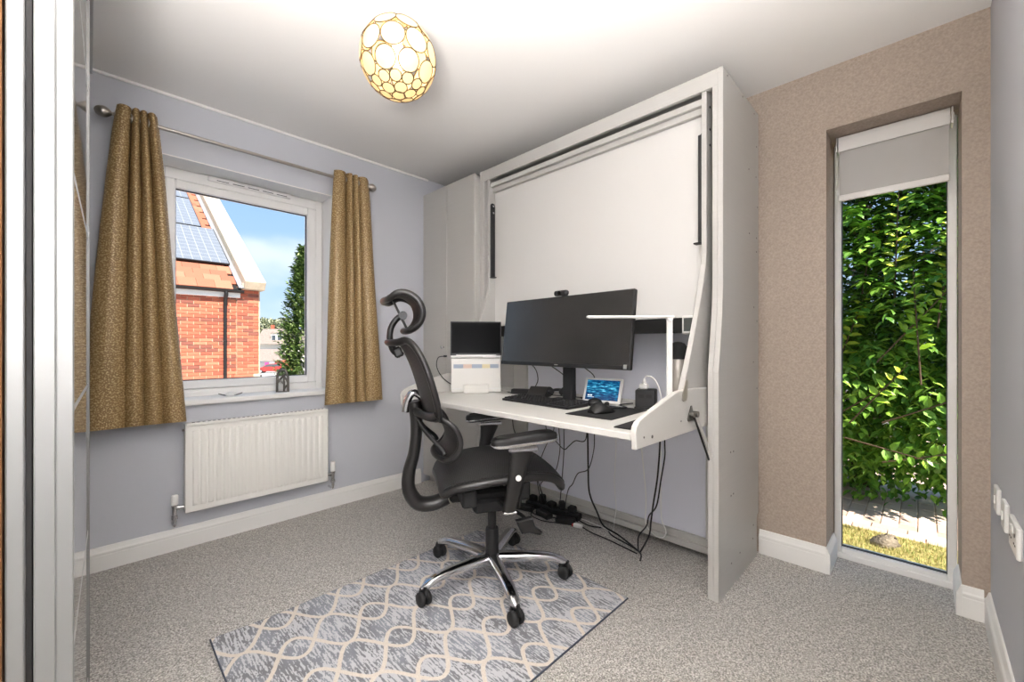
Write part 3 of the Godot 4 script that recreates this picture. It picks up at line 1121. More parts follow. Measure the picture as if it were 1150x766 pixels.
# ------------------------------------------------------------------ wall bed with fold-down desk
func build_bed():
	var t := thing("folding_bed", "large light grey fold-down bed unit with white desk swung out in front", "bed unit", V(-1.4, 0, -2.15))
	var off := t.position
	var top := 2.28
	var zb := -2.444
	# side panels: outline in (-z, y), thickness along x
	var prof := PackedVector2Array([Vector2(1.85, 0), Vector2(2.415, 0), Vector2(2.415, 0.19), Vector2(2.425, 0.205), Vector2(-zb, 0.212), Vector2(-zb, top), Vector2(1.905, top), Vector2(1.905, 1.34), Vector2(1.895, 1.22), Vector2(1.865, 1.05), Vector2(1.85, 0.97)])
	var toz := Basis(V(0, 0, -1), V(0, 1, 0), V(1, 0, 0))
	for x in [-0.630, -2.188]:
		var st := news()
		extrude(st, prof, Transform3D(toz, V(x, 0, 0) - off), 0.022, 0.0015)
		var p := obj("side_panel", st, M.laminate, t)
		if x > -1.0:
			for s in [[-1.961, 2.262], [-2.177, 2.262], [-2.367, 2.255], [-2.407, 2.101], [-2.276, 1.947], [-2.399, 1.943], [-2.427, 1.794], [-2.284, 1.633], [-2.407, 1.632], [-2.407, 1.561], [-2.361, 1.274], [-2.415, 1.206], [-2.352, 0.997], [-2.415, 0.86], [-2.003, 0.606], [-2.042, 0.603], [-2.009, 0.411], [-2.042, 0.412], [-2.352, 0.175], [-2.343, 0.11], [-2.136, 0.112], [-2.014, 0.108]]:
				st = news()
				cyl(st, V(-0.6085, s[1], s[0]) - off, V(-0.6072, s[1], s[0]) - off, 0.0042, 10)
				obj("screw_cap", st, M.screw, p)
	var prof2 := PackedVector2Array([Vector2(1.853, 0.0), Vector2(2.40, 0.0), Vector2(2.40, 0.22), Vector2(2.43, 0.22), Vector2(2.43, top), Vector2(1.907, top), Vector2(1.907, 1.34), Vector2(1.897, 1.22), Vector2(1.867, 1.05), Vector2(1.853, 0.97)])
	for x in [-0.653, -2.166]:
		var st := news()
		extrude(st, prof2, Transform3D(toz, V(x, 0, 0) - off), 0.0225, 0.0012)
		obj("side_liner", st, M.laminate, t)
	# head of the unit
	var st := news()
	bb(st, V(-2.166, 2.207, -1.906) - off, V(-0.630, top, -1.93) - off, 0.0015)
	obj("header", st, M.laminate, t)
	st = news()
	bb(st, V(-2.166, top - 0.020, -1.93) - off, V(-0.630, top, -2.43) - off, 0.001)
	obj("top_board", st, M.laminate, t)
	# bed platform standing upright: frame rails, white underside board
	var xl := -2.125
	var xr := -0.680
	st = news()
	bb(st, V(xl + 0.0225, 2.158, -1.925) - off, V(xr - 0.0225, 2.186, -2.018) - off, 0.0015)
	obj("frame_rail", st, M.laminate, t)
	st = news()
	bb(st, V(xl + 0.0225, 2.128, -1.945) - off, V(xr - 0.0225, 2.1575, -2.018) - off, 0.0015)
	obj("frame_rail", st, M.laminate, t)
	box_obj("underside_board", V(xl + 0.0225, 1.212, -1.967) - off, V(xr - 0.0225, 2.1275, -1.985) - off, M.board, t, 0.001)
	box_obj("mattress", V(xl - 0.01, 1.22, -2.03) - off, V(xr + 0.01, 2.24, -2.19) - off, M.mattress, t, 0.02)
	box_obj("crossbar", V(xl + 0.0225, 1.14, -1.972) - off, V(xr - 0.0225, 1.2115, -1.99) - off, M.black_bar, t, 0.001)
	# shaped side boards of the platform, sweeping forward to carry the desk
	var sweep := PackedVector2Array([Vector2(1.915, 2.222), Vector2(1.915, 1.50), Vector2(1.908, 1.44), Vector2(1.885, 1.375), Vector2(1.835, 1.246), Vector2(1.765, 1.095), Vector2(1.705, 0.98), Vector2(1.668, 0.915), Vector2(1.655, 0.885), Vector2(1.66, 0.845), Vector2(1.75, 0.80), Vector2(2.02, 0.80), Vector2(2.02, 2.222)])
	for x in [-0.702, -2.125]:
		st = news()
		extrude(st, sweep, Transform3D(toz, V(x, 0, 0) - off), 0.022, 0.002)
		var sb := obj("platform_side", st, M.laminate, t)
		if x > -1.0:
			for y in [2.05, 1.98, 2.15]:
				st = news()
				cyl(st, V(-0.6805, y, -1.955) - off, V(-0.6785, y, -1.955) - off, 0.006, 10)
				obj("bolt", st, M.gap, sb)
	# lilac back panel of the frame, its lower rails and stiles
	box_obj("back_panel", V(-2.142, 0.06, -2.213) - off, V(-0.655, 1.30, -2.221) - off, M.panel_lilac, t, 0.0)
	st = news()
	bb(st, V(-2.142, 0.036, -2.165) - off, V(-0.654, 0.066, -2.21) - off, 0.0015)
	obj("bottom_rail", st, M.laminate, t)
	st = news()
	bb(st, V(-2.142, 0.0665, -2.187) - off, V(-0.654, 0.098, -2.21) - off, 0.0015)
	obj("bottom_rail", st, M.laminate, t)
	for x in [[-0.782, -0.654], [-2.142, -2.014]]:
		box_obj("stile", V(x[0], 0.0985, -2.19) - off, V(x[1], 1.20, -2.2125) - off, M.laminate, t)
	# folding legs of the bed: flat black bars lying along the sides
	for s in [[-0.704, -0.012, 1.0], [-2.101, 0.012, -1.0]]:
		st = news()
		var x: float = s[0]
		var d: float = s[1]
		var far: bool = x < -1.0
		bb(st, V(x, 1.545, -1.920 if far else -1.93) - off, V(x + d * (0.5 if far else 1.6), 2.03, -1.962 if far else -1.945) - off, 0.002)
		bb(st, V(x, 1.538, -1.916) - off, V(x + d * 2.9, 1.5449, -1.950) - off, 0.002)
		cyl(st, V(x, 2.031, -1.941) - off, V(x + d * 0.5, 2.031, -1.941) - off, 0.020 if far else 0.008, 16)
		var leg := obj("folding_leg", st, M.black, t)
		for y in [2.03, 1.985]:
			st = news()
			cyl(st, V(x + d * 0.4, y, -1.943) - off, V(x + d * 0.9, y, -1.943) - off, 0.007, 10)
			obj("pivot", st, M.chrome, leg)
	# desk top
	var desk := news()
	bb(desk, V(-2.103, 0.768, -1.25) - off, V(-0.683, 0.793, -1.90) - off, 0.003)
	obj("desk_top", desk, M.desk, t)
	st = news()
	bb(st, V(-2.10, 0.793, -1.885) - off, V(-0.704, 0.812, -1.90) - off, 0.002)
	obj("desk_back_ledge", st, M.laminate, t)
	# end plates of the desk
	var plate := PackedVector2Array([Vector2(1.250, 0.742), Vector2(1.244, 0.80), Vector2(1.250, 0.817), Vector2(1.266, 0.831), Vector2(1.30, 0.843), Vector2(1.446, 0.879), Vector2(1.555, 0.903), Vector2(1.585, 0.907), Vector2(1.77, 0.905), Vector2(1.94, 0.893), Vector2(1.94, 0.735), Vector2(1.742, 0.735), Vector2(1.50, 0.738)])
	for x in [-0.682, -2.124]:
		st = news()
		extrude(st, plate, Transform3D(toz, V(x if x > -1.0 else x - 0.0, 0, 0) - off), 0.0195, 0.003)
		var pl := obj("desk_end_plate", st, M.desk, t)
		if x > -1.0:
			for s in [[-1.30, 0.775, 0.0035], [-1.36, 0.768, 0.006], [-1.60, 0.790, 0.003]]:
				st = news()
				cyl(st, V(-0.6630, s[1], s[0]) - off, V(-0.6612, s[1], s[0]) - off, s[2], 12)
				obj("screw_cap", st, M.screw, pl)
			# steel hinge and stay
			st = news()
			var hp := PackedVector2Array([Vector2(1.605, 0.872), Vector2(1.608, 0.892), Vector2(1.640, 0.945), Vector2(1.652, 0.948), Vector2(1.660, 0.938), Vector2(1.655, 0.878), Vector2(1.645, 0.865), Vector2(1.618, 0.864)])
			extrude(st, hp, Transform3D(toz, V(-0.662, 0, 0) - off), 0.003, 0.0008)
			obj("hinge", st, M.brushed, pl)
			st = news()
			var hq := PackedVector2Array([Vector2(1.655, 0.79), Vector2(1.690, 0.84), Vector2(1.700, 0.84), Vector2(1.725, 0.79), Vector2(1.715, 0.78), Vector2(1.665, 0.78)])
			extrude(st, hq, Transform3D(toz, V(-0.662, 0, 0) - off), 0.003, 0.0008)
			cyl(st, V(-0.660, 0.805, -1.685) - off, V(-0.645, 0.805, -1.685) - off, 0.009, 12)
			cyl(st, V(-0.660, 0.805, -1.715) - off, V(-0.640, 0.805, -1.715) - off, 0.012, 12)
			obj("pivot_bracket", st, M.steel_dark, pl)
	st = news()
	bx(st, (V(-0.652, 0.80, -1.72) + V(-0.652, 0.60, -1.89)) * 0.5 - off, V(0.004, 0.262, 0.020), 0.001, Basis(V(1, 0, 0), V(0, 0.2, 0.17).normalized(), V(0, -0.17, 0.2).normalized()))
	obj("stay_arm", st, M.laminate, t)
	st = news()
	tube(st, [V(-0.649, 0.795, -1.695) - off, V(-0.649, 0.57, -1.875) - off], 0.0045, 8)
	obj("stay_rod", st, M.black, t)

# ------------------------------------------------------------------ what stands on the desk
const DESK := 0.7936

func build_desk_things():
	# ultrawide monitor
	var mt := thing("monitor", "ultrawide black monitor, switched off, in the middle of the desk", "monitor", V(-1.279, DESK, -1.63), -0.034)
	var st := news()
	var tilt := Basis(V(1, 0, 0), deg_to_rad(-7.0))
	var mc := V(0, 0.358, 0.0)
	bx(st, mc + tilt * V(0, 0, -0.012), V(0.806, 0.352, 0.026), 0.004, tilt)
	bx(st, mc + tilt * V(0, 0, -0.035), V(0.45, 0.22, 0.025), 0.008, tilt)
	obj("casing", st, M.black, mt)
	st = news()
	bx(st, mc + tilt * V(0, 0.006, 0.0012), V(0.796, 0.330, 0.0016), 0.0, tilt)
	obj("screen", st, M.monitor_face, mt)
	st = news()
	bx(st, mc + tilt * V(0, -0.167, 0.002), V(0.806, 0.018, 0.003), 0.001, tilt)
	var bez := obj("lower_bezel", st, M.black, mt)
	st = news()
	bx(st, mc + tilt * V(0, -0.167, 0.0038), V(0.022, 0.004, 0.0006), 0.0, tilt)
	obj("maker_mark", st, M.alu, bez)
	st = news()
	bx(st, mc + tilt * V(0.382, -0.163, 0.0036), V(0.016, 0.018, 0.0006), 0.0, tilt)
	bx(st, mc + tilt * V(0.382, -0.163, 0.0040), V(0.009, 0.012, 0.0006), 0.0, tilt)
	obj("energy_sticker", st, M.alu, bez)
	st = news()
	bb(st, V(-0.030, 0.012, -0.100), V(0.030, 0.40, -0.060), 0.005)
	obj("stand_column", st, M.black_matt, mt)
	st = news()
	bb(st, V(-0.11, 0.0, -0.125), V(0.11, 0.012, -0.035), 0.005)
	obj("stand_foot", st, M.black_matt, mt)
	# webcam on its top edge
	var wc := thing("webcam", "small black webcam clipped on top of the monitor", "webcam", V(-1.282, 1.328, -1.655), -0.034)
	st = news()
	bb(st, V(-0.042, 0.0, -0.012), V(0.042, 0.026, 0.018), 0.008)
	obj("body", st, M.black, wc)
	st = news()
	cyl(st, V(0.0, 0.013, 0.017), V(0.0, 0.013, 0.021), 0.0095, 16)
	obj("lens", st, M.black_gloss, wc)
	st = news()
	bb(st, V(-0.018, -0.022, -0.030), V(0.018, 0.004, -0.018), 0.002)
	obj("clip", st, M.black, wc)
	build_laptop()
	build_keyboard()
	# mouse mat and mouse
	var mm := thing("mouse_mat", "thin black mouse mat on the right of the desk", "mat", V(-0.965, DESK, -1.57), 0.03)
	st = news()
	bb(st, V(-0.108, 0, -0.165), V(0.108, 0.003, 0.165), 0.001)
	obj("pad", st, M.black_matt, mm)
	var mo := thing("mouse", "black ergonomic computer mouse on the mouse mat", "mouse", V(-0.972, DESK + 0.003, -1.525), -0.25)
	st = news()
	var rings := []
	for i in 13:
		var u := i / 12.0
		var hgt := 0.004 + 0.042 * pow(sin(PI * clampf(0.06 + u * 0.9, 0.0, 1.0)), 0.75) * lerpf(0.72, 1.0, smoothstep(0.2, 0.75, u))
		var wid := 0.010 + 0.030 * pow(sin(PI * clampf(0.08 + u * 0.84, 0.0, 1.0)), 0.6)
		var ring := PackedVector3Array()
		for k in 20:
			var a := TAU * k / 20.0
			var yy := sin(a)
			ring.append(V(cos(a) * wid + 0.006 * max(yy, 0.0) * -1.0, 0.001 + (hgt * pow(max(yy, 0.0), 0.8) if yy > 0 else 0.0), lerpf(-0.06, 0.055, u)))
		rings.append(ring)
	loft(st, rings, true)
	var mbody := obj("body", st, M.black, mo)
	st = news()
	tube(st, [V(-0.004, 0.034, -0.034), V(0.004, 0.034, -0.034)], 0.010, 14)
	obj("wheel", st, M.rubber, mbody)
	# small black card at the front right corner
	var cd := thing("black_folder", "small flat black folder lying at the front right corner of the desk", "folder", V(-0.735, DESK, -1.385), 0.06)
	st = news()
	bb(st, V(-0.043, 0, -0.09), V(0.043, 0.004, 0.09), 0.001)
	obj("cover", st, M.black_matt, cd)
	# tablet leaning back on its foot
	var tb := thing("tablet", "white framed tablet showing a blue sea picture, propped up on the desk", "tablet", V(-1.135, DESK, -1.778), 0.17)
	var lean := Basis(V(1, 0, 0), deg_to_rad(-22.0))
	st = news()
	bx(st, lean * V(0, 0.066, 0), V(0.200, 0.128, 0.009), 0.004, lean)
	obj("case", st, M.white_plastic, tb)
	var q := QuadMesh.new()
	q.size = Vector2(0.172, 0.104)
	var sc := inst("screen", q, M.tablet, tb)
	sc.transform = Transform3D(lean, lean * V(0, 0.067, 0.0050))
	st = news()
	var foot := PackedVector2Array([Vector2(0.0, 0.0), Vector2(0.075, 0.0), Vector2(0.035, 0.075)])
	extrude(st, foot, Transform3D(Basis(V(0, 0, -1), V(0, 1, 0), V(1, 0, 0)), V(-0.06, 0, -0.008)), 0.12, 0.003)
	obj("speaker_foot", st, M.white_plastic, tb)
	# black charger cube with a white plug in its top
	var cb := thing("charger_cube", "black power cube with sockets beside the tablet", "charger", V(-0.905, DESK, -1.80), 0.35)
	st = news()
	bb(st, V(-0.044, 0.006, -0.044), V(0.044, 0.086, 0.044), 0.004)
	bb(st, V(-0.048, 0.0, -0.048), V(0.048, 0.008, 0.048), 0.002)
	obj("body", st, M.black, cb)
	for k in 2:
		st = news()
		bb(st, V(-0.030 + k * 0.034, 0.050, 0.0436), V(-0.006 + k * 0.034, 0.066, 0.0446), 0.0)
		obj("port", st, M.gap, cb)
	var pg := thing("white_plug", "white plug with a curling white cable on top of the black cube", "plug", V(-0.915, DESK + 0.0866, -1.80), 0.35)
	st = news()
	bb(st, V(-0.022, 0.0, -0.018), V(0.018, 0.024, 0.018), 0.005)
	lathe(st, [Vector2(0.0001, 0.022), Vector2(0.012, 0.022), Vector2(0.009, 0.034), Vector2(0.004, 0.048), Vector2(0.0001, 0.05)], 12)
	obj("body", st, M.white_plastic, pg)
	cable("cable", [V(0, 0.045, 0), V(0.012, 0.060, 0.004), V(0.045, 0.048, 0.012), V(0.068, 0.0, 0.018), V(0.078, -0.06, 0.015), V(0.082, -0.082, 0.015)], 0.0028, M.white_plastic, pg)
	build_lamp_mic()

func build_laptop():
	# steep stand whose front plate faces the viewer, laptop open on top of it
	var at := V(-1.925, DESK, -1.645)
	var turn := 0.90
	var t := thing("laptop_stand", "white laptop riser with a coloured sticker band and a front lip", "stand", at, turn)
	var lean := Basis(V(1, 0, 0), deg_to_rad(-4.0))
	var st := news()
	bx(st, lean * V(0, 0.106, 0.0), V(0.302, 0.205, 0.014), 0.004, lean)
	obj("plate", st, M.desk, t)
	st = news()
	bx(st, lean * V(0, 0.025, 0.009), V(0.288, 0.006, 0.004), 0.001, lean)
	obj("lower_strip", st, M.alu, t)
	st = news()
	bx(st, lean * V(0, 0.200, 0.008), V(0.288, 0.004, 0.003), 0.001, lean)
	obj("upper_strip", st, M.alu, t)
	st = news()
	bb(st, V(-0.075, 0.0, 0.008), V(0.075, 0.052, 0.036), 0.003)
	obj("lip", st, M.desk, t)
	st = news()
	bb(st, V(-0.14, 0.0, -0.085), V(0.14, 0.006, -0.012), 0.002)
	bx(st, V(0, 0.09, -0.050), V(0.24, 0.006, 0.19), 0.001, Basis(V(1, 0, 0), deg_to_rad(68.0)))
	obj("rear_support", st, M.alu, t)
	var cols := [M.sticker_blue, M.sticker_orange, M.sticker_blue, M.sticker_yellow, M.sticker_blue]
	var w := [0.058, 0.052, 0.062, 0.048, 0.052]
	var x := -0.136
	for k in 5:
		st = news()
		bx(st, lean * V(x + w[k] * 0.5, 0.160, 0.0075), V(w[k], 0.024, 0.0008), 0.0, lean)
		obj("sticker", st, cols[k], t)
		x += w[k]
	var l := thing("laptop", "open laptop with a black screen on the white riser", "laptop", at + V(0, 0.212, 0) - V(sin(turn), 0, cos(turn)) * 0.006, turn)
	st = news()
	bx(st, V(0, 0.006, -0.045), V(0.306, 0.014, 0.10), 0.004)
	var bs := obj("base", st, M.alu, l)
	st = news()
	for r in 3:
		for k in 13:
			bb(st, V(-0.135 + k * 0.0208, 0.012, -0.09 + r * 0.02), V(-0.135 + k * 0.0208 + 0.017, 0.0148, -0.09 + r * 0.02 + 0.016), 0.0)
	obj("keys", st, M.black_matt, bs)
	var up := Basis(V(1, 0, 0), deg_to_rad(-7.0))
	st = news()
	bx(st, V(0, 0.013, 0.004) + up * V(0, 0.105, -0.004), V(0.310, 0.208, 0.008), 0.003, up)
	obj("lid", st, M.black, l)
	st = news()
	bx(st, V(0, 0.013, 0.004) + up * V(0, 0.108, 0.0005), V(0.296, 0.188, 0.001), 0.0, up)
	obj("screen", st, M.screen_off, l)
	st = news()
	tube(st, [V(-0.12, 0.012, 0.006), V(0.12, 0.012, 0.006)], 0.006, 10)
	obj("hinge", st, M.alu, l)
	st = news()
	bb(st, V(0.04, 0.001, 0.0075), V(0.118, 0.011, 0.0085), 0.0)
	obj("label_strip", st, M.white_plastic, l)
	# its lead drops behind the riser
	var c := thing("laptop_lead", "thin black lead looping down at the left of the laptop", "cable", V(-2.02, DESK, -1.60))
	cable("lead", [V(-0.018, 0.222, 0.110), V(-0.05, 0.212, 0.13), V(-0.064, 0.16, 0.13), V(-0.058, 0.10, 0.10), V(-0.064, 0.05, 0.03), V(-0.06, 0.012, -0.05), V(-0.05, 0.006, -0.16)], 0.003, M.black, c)
	st = news()
	bx(st, V(-0.012, 0.222, 0.106), V(0.022, 0.012, 0.012), 0.003, Basis(V(0, 1, 0), 0.90))
	obj("plug", st, M.black, c)

func build_keyboard():
	var t := thing("keyboard", "black full-size keyboard lying in front of the monitor", "keyboard", V(-1.345, DESK, -1.585), -0.05)
	var st := news()
	var prof := PackedVector2Array([Vector2(-0.076, 0.0), Vector2(0.076, 0.0), Vector2(0.076, 0.018), Vector2(-0.076, 0.010)])
	extrude(st, prof, Transform3D(Basis(V(0, 0, -1), V(0, 1, 0), V(1, 0, 0)), V(-0.222, 0, 0)), 0.444, 0.002)
	obj("case", st, M.black, t)
	st = news()
	bb(st, V(-0.06, 0.0, 0.02), V(-0.059, 0.0001, 0.021), 0.0)
	var key := BoxMesh.new()
	var keym := commit(key_mesh(0.0155, 0.0155))
	var wide := commit(key_mesh(0.105, 0.0155))
	for r in 6:
		var z := 0.058 - r * 0.0225
		var y := lerpf(0.0112, 0.0172, (0.076 - z) / 0.152)
		for k in 22:
			if k == 15 or k == 18 and false: continue
			if r == 0 and k >= 4 and k <= 9:
				if k == 6:
					var o := inst("space_bar", wide, M.black_matt, t)
					o.position = V(-0.21 + k * 0.0198 + 0.010, y, z)
				continue
			var o2 := inst("key", keym, M.black_matt, t)
			o2.position = V(-0.208 + k * 0.0198, y, z)
	# wedge-shaped black dock behind it and a coil of gear
	var d := thing("black_dock", "black wedge-shaped dock behind the keyboard", "dock", V(-1.518, DESK, -1.755), 0.35)
	st = news()
	extrude(st, PackedVector2Array([Vector2(-0.06, 0.0), Vector2(0.055, 0.0), Vector2(0.055, 0.050), Vector2(0.010, 0.058), Vector2(-0.045, 0.022)]), Transform3D(Basis(V(0, 0, -1), V(0, 1, 0), V(1, 0, 0)), V(-0.055, 0, 0)), 0.11, 0.003)
	obj("body", st, M.frame_dark, d)
	st = news()
	bb(st, V(-0.035, 0.0, 0.0555), V(0.035, 0.014, 0.0605), 0.001)
	obj("front_slot", st, M.black_gloss, d)
	var hs := thing("headset", "black headset lying behind the keyboard", "headset", V(-1.376, DESK + 0.021, -1.735), 0.5)
	st = news()
	var band := []
	for k in 15:
		var a := PI * k / 14.0
		band.append(V(cos(a) * 0.043, 0.016 + 0.010 * sin(a), -sin(a) * 0.06))
	tube(st, band, 0.008, 8, 0.6)
	obj("headband", st, M.black, hs)
	for s in [-1.0, 1.0]:
		st = news()
		lathe(st, [Vector2(0.0001, 0), Vector2(0.019, 0), Vector2(0.023, 0.006), Vector2(0.023, 0.018), Vector2(0.019, 0.026), Vector2(0.012, 0.030), Vector2(0.0001, 0.030)], 20, Transform3D(Basis(V(0, 0, 1), s * 0.7) , V(s * 0.043, 0.016, 0.012)))
		obj("ear_cup", st, M.black_matt, hs)
	cable("microphone_arm", [V(-0.043, 0.02, 0.02), V(-0.035, 0.03, 0.04), V(-0.02, 0.028, 0.055)], 0.004, M.black, hs)
	var w := thing("wireless_receiver", "small rounded black gadget beside the headset", "gadget", V(-1.118, DESK, -1.70), 0.2)
	st = news()
	lathe(st, [Vector2(0.0001, 0), Vector2(0.036, 0), Vector2(0.038, 0.010), Vector2(0.030, 0.026), Vector2(0.014, 0.034), Vector2(0.0001, 0.035)], 22)
	obj("body", st, M.black, w)
	var cords := [[V(-1.80, 0.80, -1.83), V(-1.72, 0.798, -1.80), V(-1.62, 0.80, -1.84), V(-1.50, 0.80, -1.83), V(-1.40, 0.80, -1.85), V(-1.26, 0.80, -1.86)], [V(-1.78, 0.80, -1.77), V(-1.70, 0.80, -1.74), V(-1.62, 0.80, -1.75), V(-1.58, 0.80, -1.77), V(-1.56, 0.80, -1.72)], [V(-1.63, 1.0, -1.70), V(-1.60, 0.96, -1.80), V(-1.60, 0.88, -1.84), V(-1.63, 0.81, -1.83), V(-1.58, 0.80, -1.80)], [V(-1.42, 0.98, -1.72), V(-1.38, 0.92, -1.80), V(-1.34, 0.86, -1.84), V(-1.345, 0.80, -1.86)], [V(-1.19, 0.97, -1.72), V(-1.20, 0.92, -1.82), V(-1.25, 0.86, -1.865), V(-1.27, 0.80, -1.868), V(-1.30, 0.80, -1.84)], [V(-0.97, 0.806, -1.585), V(-0.985, 0.802, -1.65), V(-0.95, 0.802, -1.70), V(-1.02, 0.80, -1.76), V(-1.00, 0.80, -1.85)]]
	var says := ["black cord trailing along the back of the desk behind the keyboard", "black cord lying between laptop riser and dock", "black cord hanging from the left of the monitor", "black cord hanging left of the monitor stand", "black cord hanging right of the monitor stand", "thin black cord running back from the mouse"]
	for i in cords.size():
		var p0: Vector3 = cords[i][0]
		var th := thing("desk_cable", says[i], "cable", p0, 0.0, "cords on the desk")
		var pts := []
		for p in cords[i]: pts.append(p - p0)
		cable("cord", pts, 0.0028, M.black, th)
	var ad := thing("power_adapter", "black power adapter at the back of the desk beside the laptop riser", "adapter", V(-1.70, DESK, -1.80), 0.5)
	st = news()
	bb(st, V(-0.055, 0, -0.025), V(0.055, 0.028, 0.025), 0.005)
	obj("body", st, M.black, ad)

func key_mesh(w: float, d: float) -> SurfaceTool:
	var st := news()
	var a := [V(-w / 2, 0, -d / 2), V(w / 2, 0, -d / 2), V(w / 2, 0, d / 2), V(-w / 2, 0, d / 2)]
	var b := []
	for p in a: b.append(V(p.x - signf(p.x) * 0.002, 0.006, p.z - signf(p.z) * 0.002))
	for k in 4:
		var j := (k + 1) % 4
		quad(st, a[k], a[j], b[j], b[k], a[k] + a[j])
	quad(st, b[0], b[1], b[2], b[3], Vector3.UP)
	return st

func build_lamp_mic():
	var t := thing("desk_lamp", "slim white LED desk lamp with a long level arm", "lamp", V(-0.752, DESK, -1.70), 0.78)
	var st := news()
	bb(st, V(-0.07, 0, -0.035), V(0.025, 0.012, 0.035), 0.004)
	obj("foot", st, M.white_plastic, t)
	st = news()
	bb(st, V(-0.012, 0.010, -0.006), V(0.012, 0.405, 0.006), 0.003)
	obj("post", st, M.white_plastic, t)
	st = news()
	bb(st, V(-0.345, 0.402, -0.016), V(0.016, 0.412, 0.016), 0.003)
	obj("arm", st, M.white_plastic, t)
	st = news()
	cyl(st, V(0, 0.400, -0.013), V(0, 0.400, 0.013), 0.011, 14)
	obj("joint", st, M.white_plastic, t)
	st = news()
	bb(st, V(-0.335, 0.4005, -0.010), V(-0.05, 0.4022, 0.010), 0.0)
	obj("led_strip", st, M.white_plastic, t)
	# desk microphone
	var m := thing("microphone", "silver desk microphone with a black foam top behind the lamp post", "microphone", V(-0.767, DESK, -1.82), -0.5)
	st = news()
	lathe(st, [Vector2(0.0001, 0), Vector2(0.050, 0), Vector2(0.052, 0.006), Vector2(0.046, 0.012), Vector2(0.0001, 0.014)], 24)
	obj("base", st, M.mic, m)
	st = news()
	for s in [-1.0, 1.0]:
		tube(st, smooth_path([V(s * 0.02, 0.01, 0), V(s * 0.048, 0.03, 0), V(s * 0.050, 0.10, 0), V(s * 0.048, 0.165, 0)], 4), 0.006, 8)
	obj("yoke", st, M.mic, m)
	st = news()
	for s in [-1.0, 1.0]:
		cyl(st, V(s * 0.036, 0.160, 0), V(s * 0.060, 0.160, 0), 0.014, 14)
	obj("yoke_knob", st, M.alu, m)
	st = news()
	lathe(st, [Vector2(0.0001, 0.07), Vector2(0.030, 0.07), Vector2(0.035, 0.078), Vector2(0.0365, 0.12), Vector2(0.0365, 0.225), Vector2(0.035, 0.23)], 24)
	var body := obj("body", st, M.mic, m)
	for y in [0.195, 0.212]:
		st = news()
		bx(st, V(0, y, 0.0366), V(0.020 - (y - 0.195) * 0.4, 0.0025, 0.001), 0.0)
		obj("mark", st, M.brass, body)
	st = news()
	cyl(st, V(0, 0.168, 0.034), V(0, 0.168, 0.039), 0.007, 14)
	obj("dial", st, M.frame_dark, body)
	st = news()
	lathe(st, [Vector2(0.039, 0.228), Vector2(0.042, 0.238), Vector2(0.042, 0.262), Vector2(0.038, 0.282), Vector2(0.028, 0.296), Vector2(0.012, 0.303), Vector2(0.0001, 0.304)], 24)
	obj("foam_cap", st, M.foam, m)
	# digital thermometer clipped to the black crossbar
	var th := thing("digital_clock", "small white digital clock fixed to the black crossbar near the right side", "clock", V(-0.772, 1.175, -1.955), 0.0)
	st = news()
	bb(st, V(-0.034, -0.042, -0.016), V(0.030, 0.045, 0.0), 0.005)
	obj("case", st, M.white_plastic, th)
	box_obj("display", V(-0.025, -0.028, 0.0), V(0.022, 0.034, 0.0012), M.lcd, th, 0.0)
	# things hanging and lying under the desk
	under_desk()

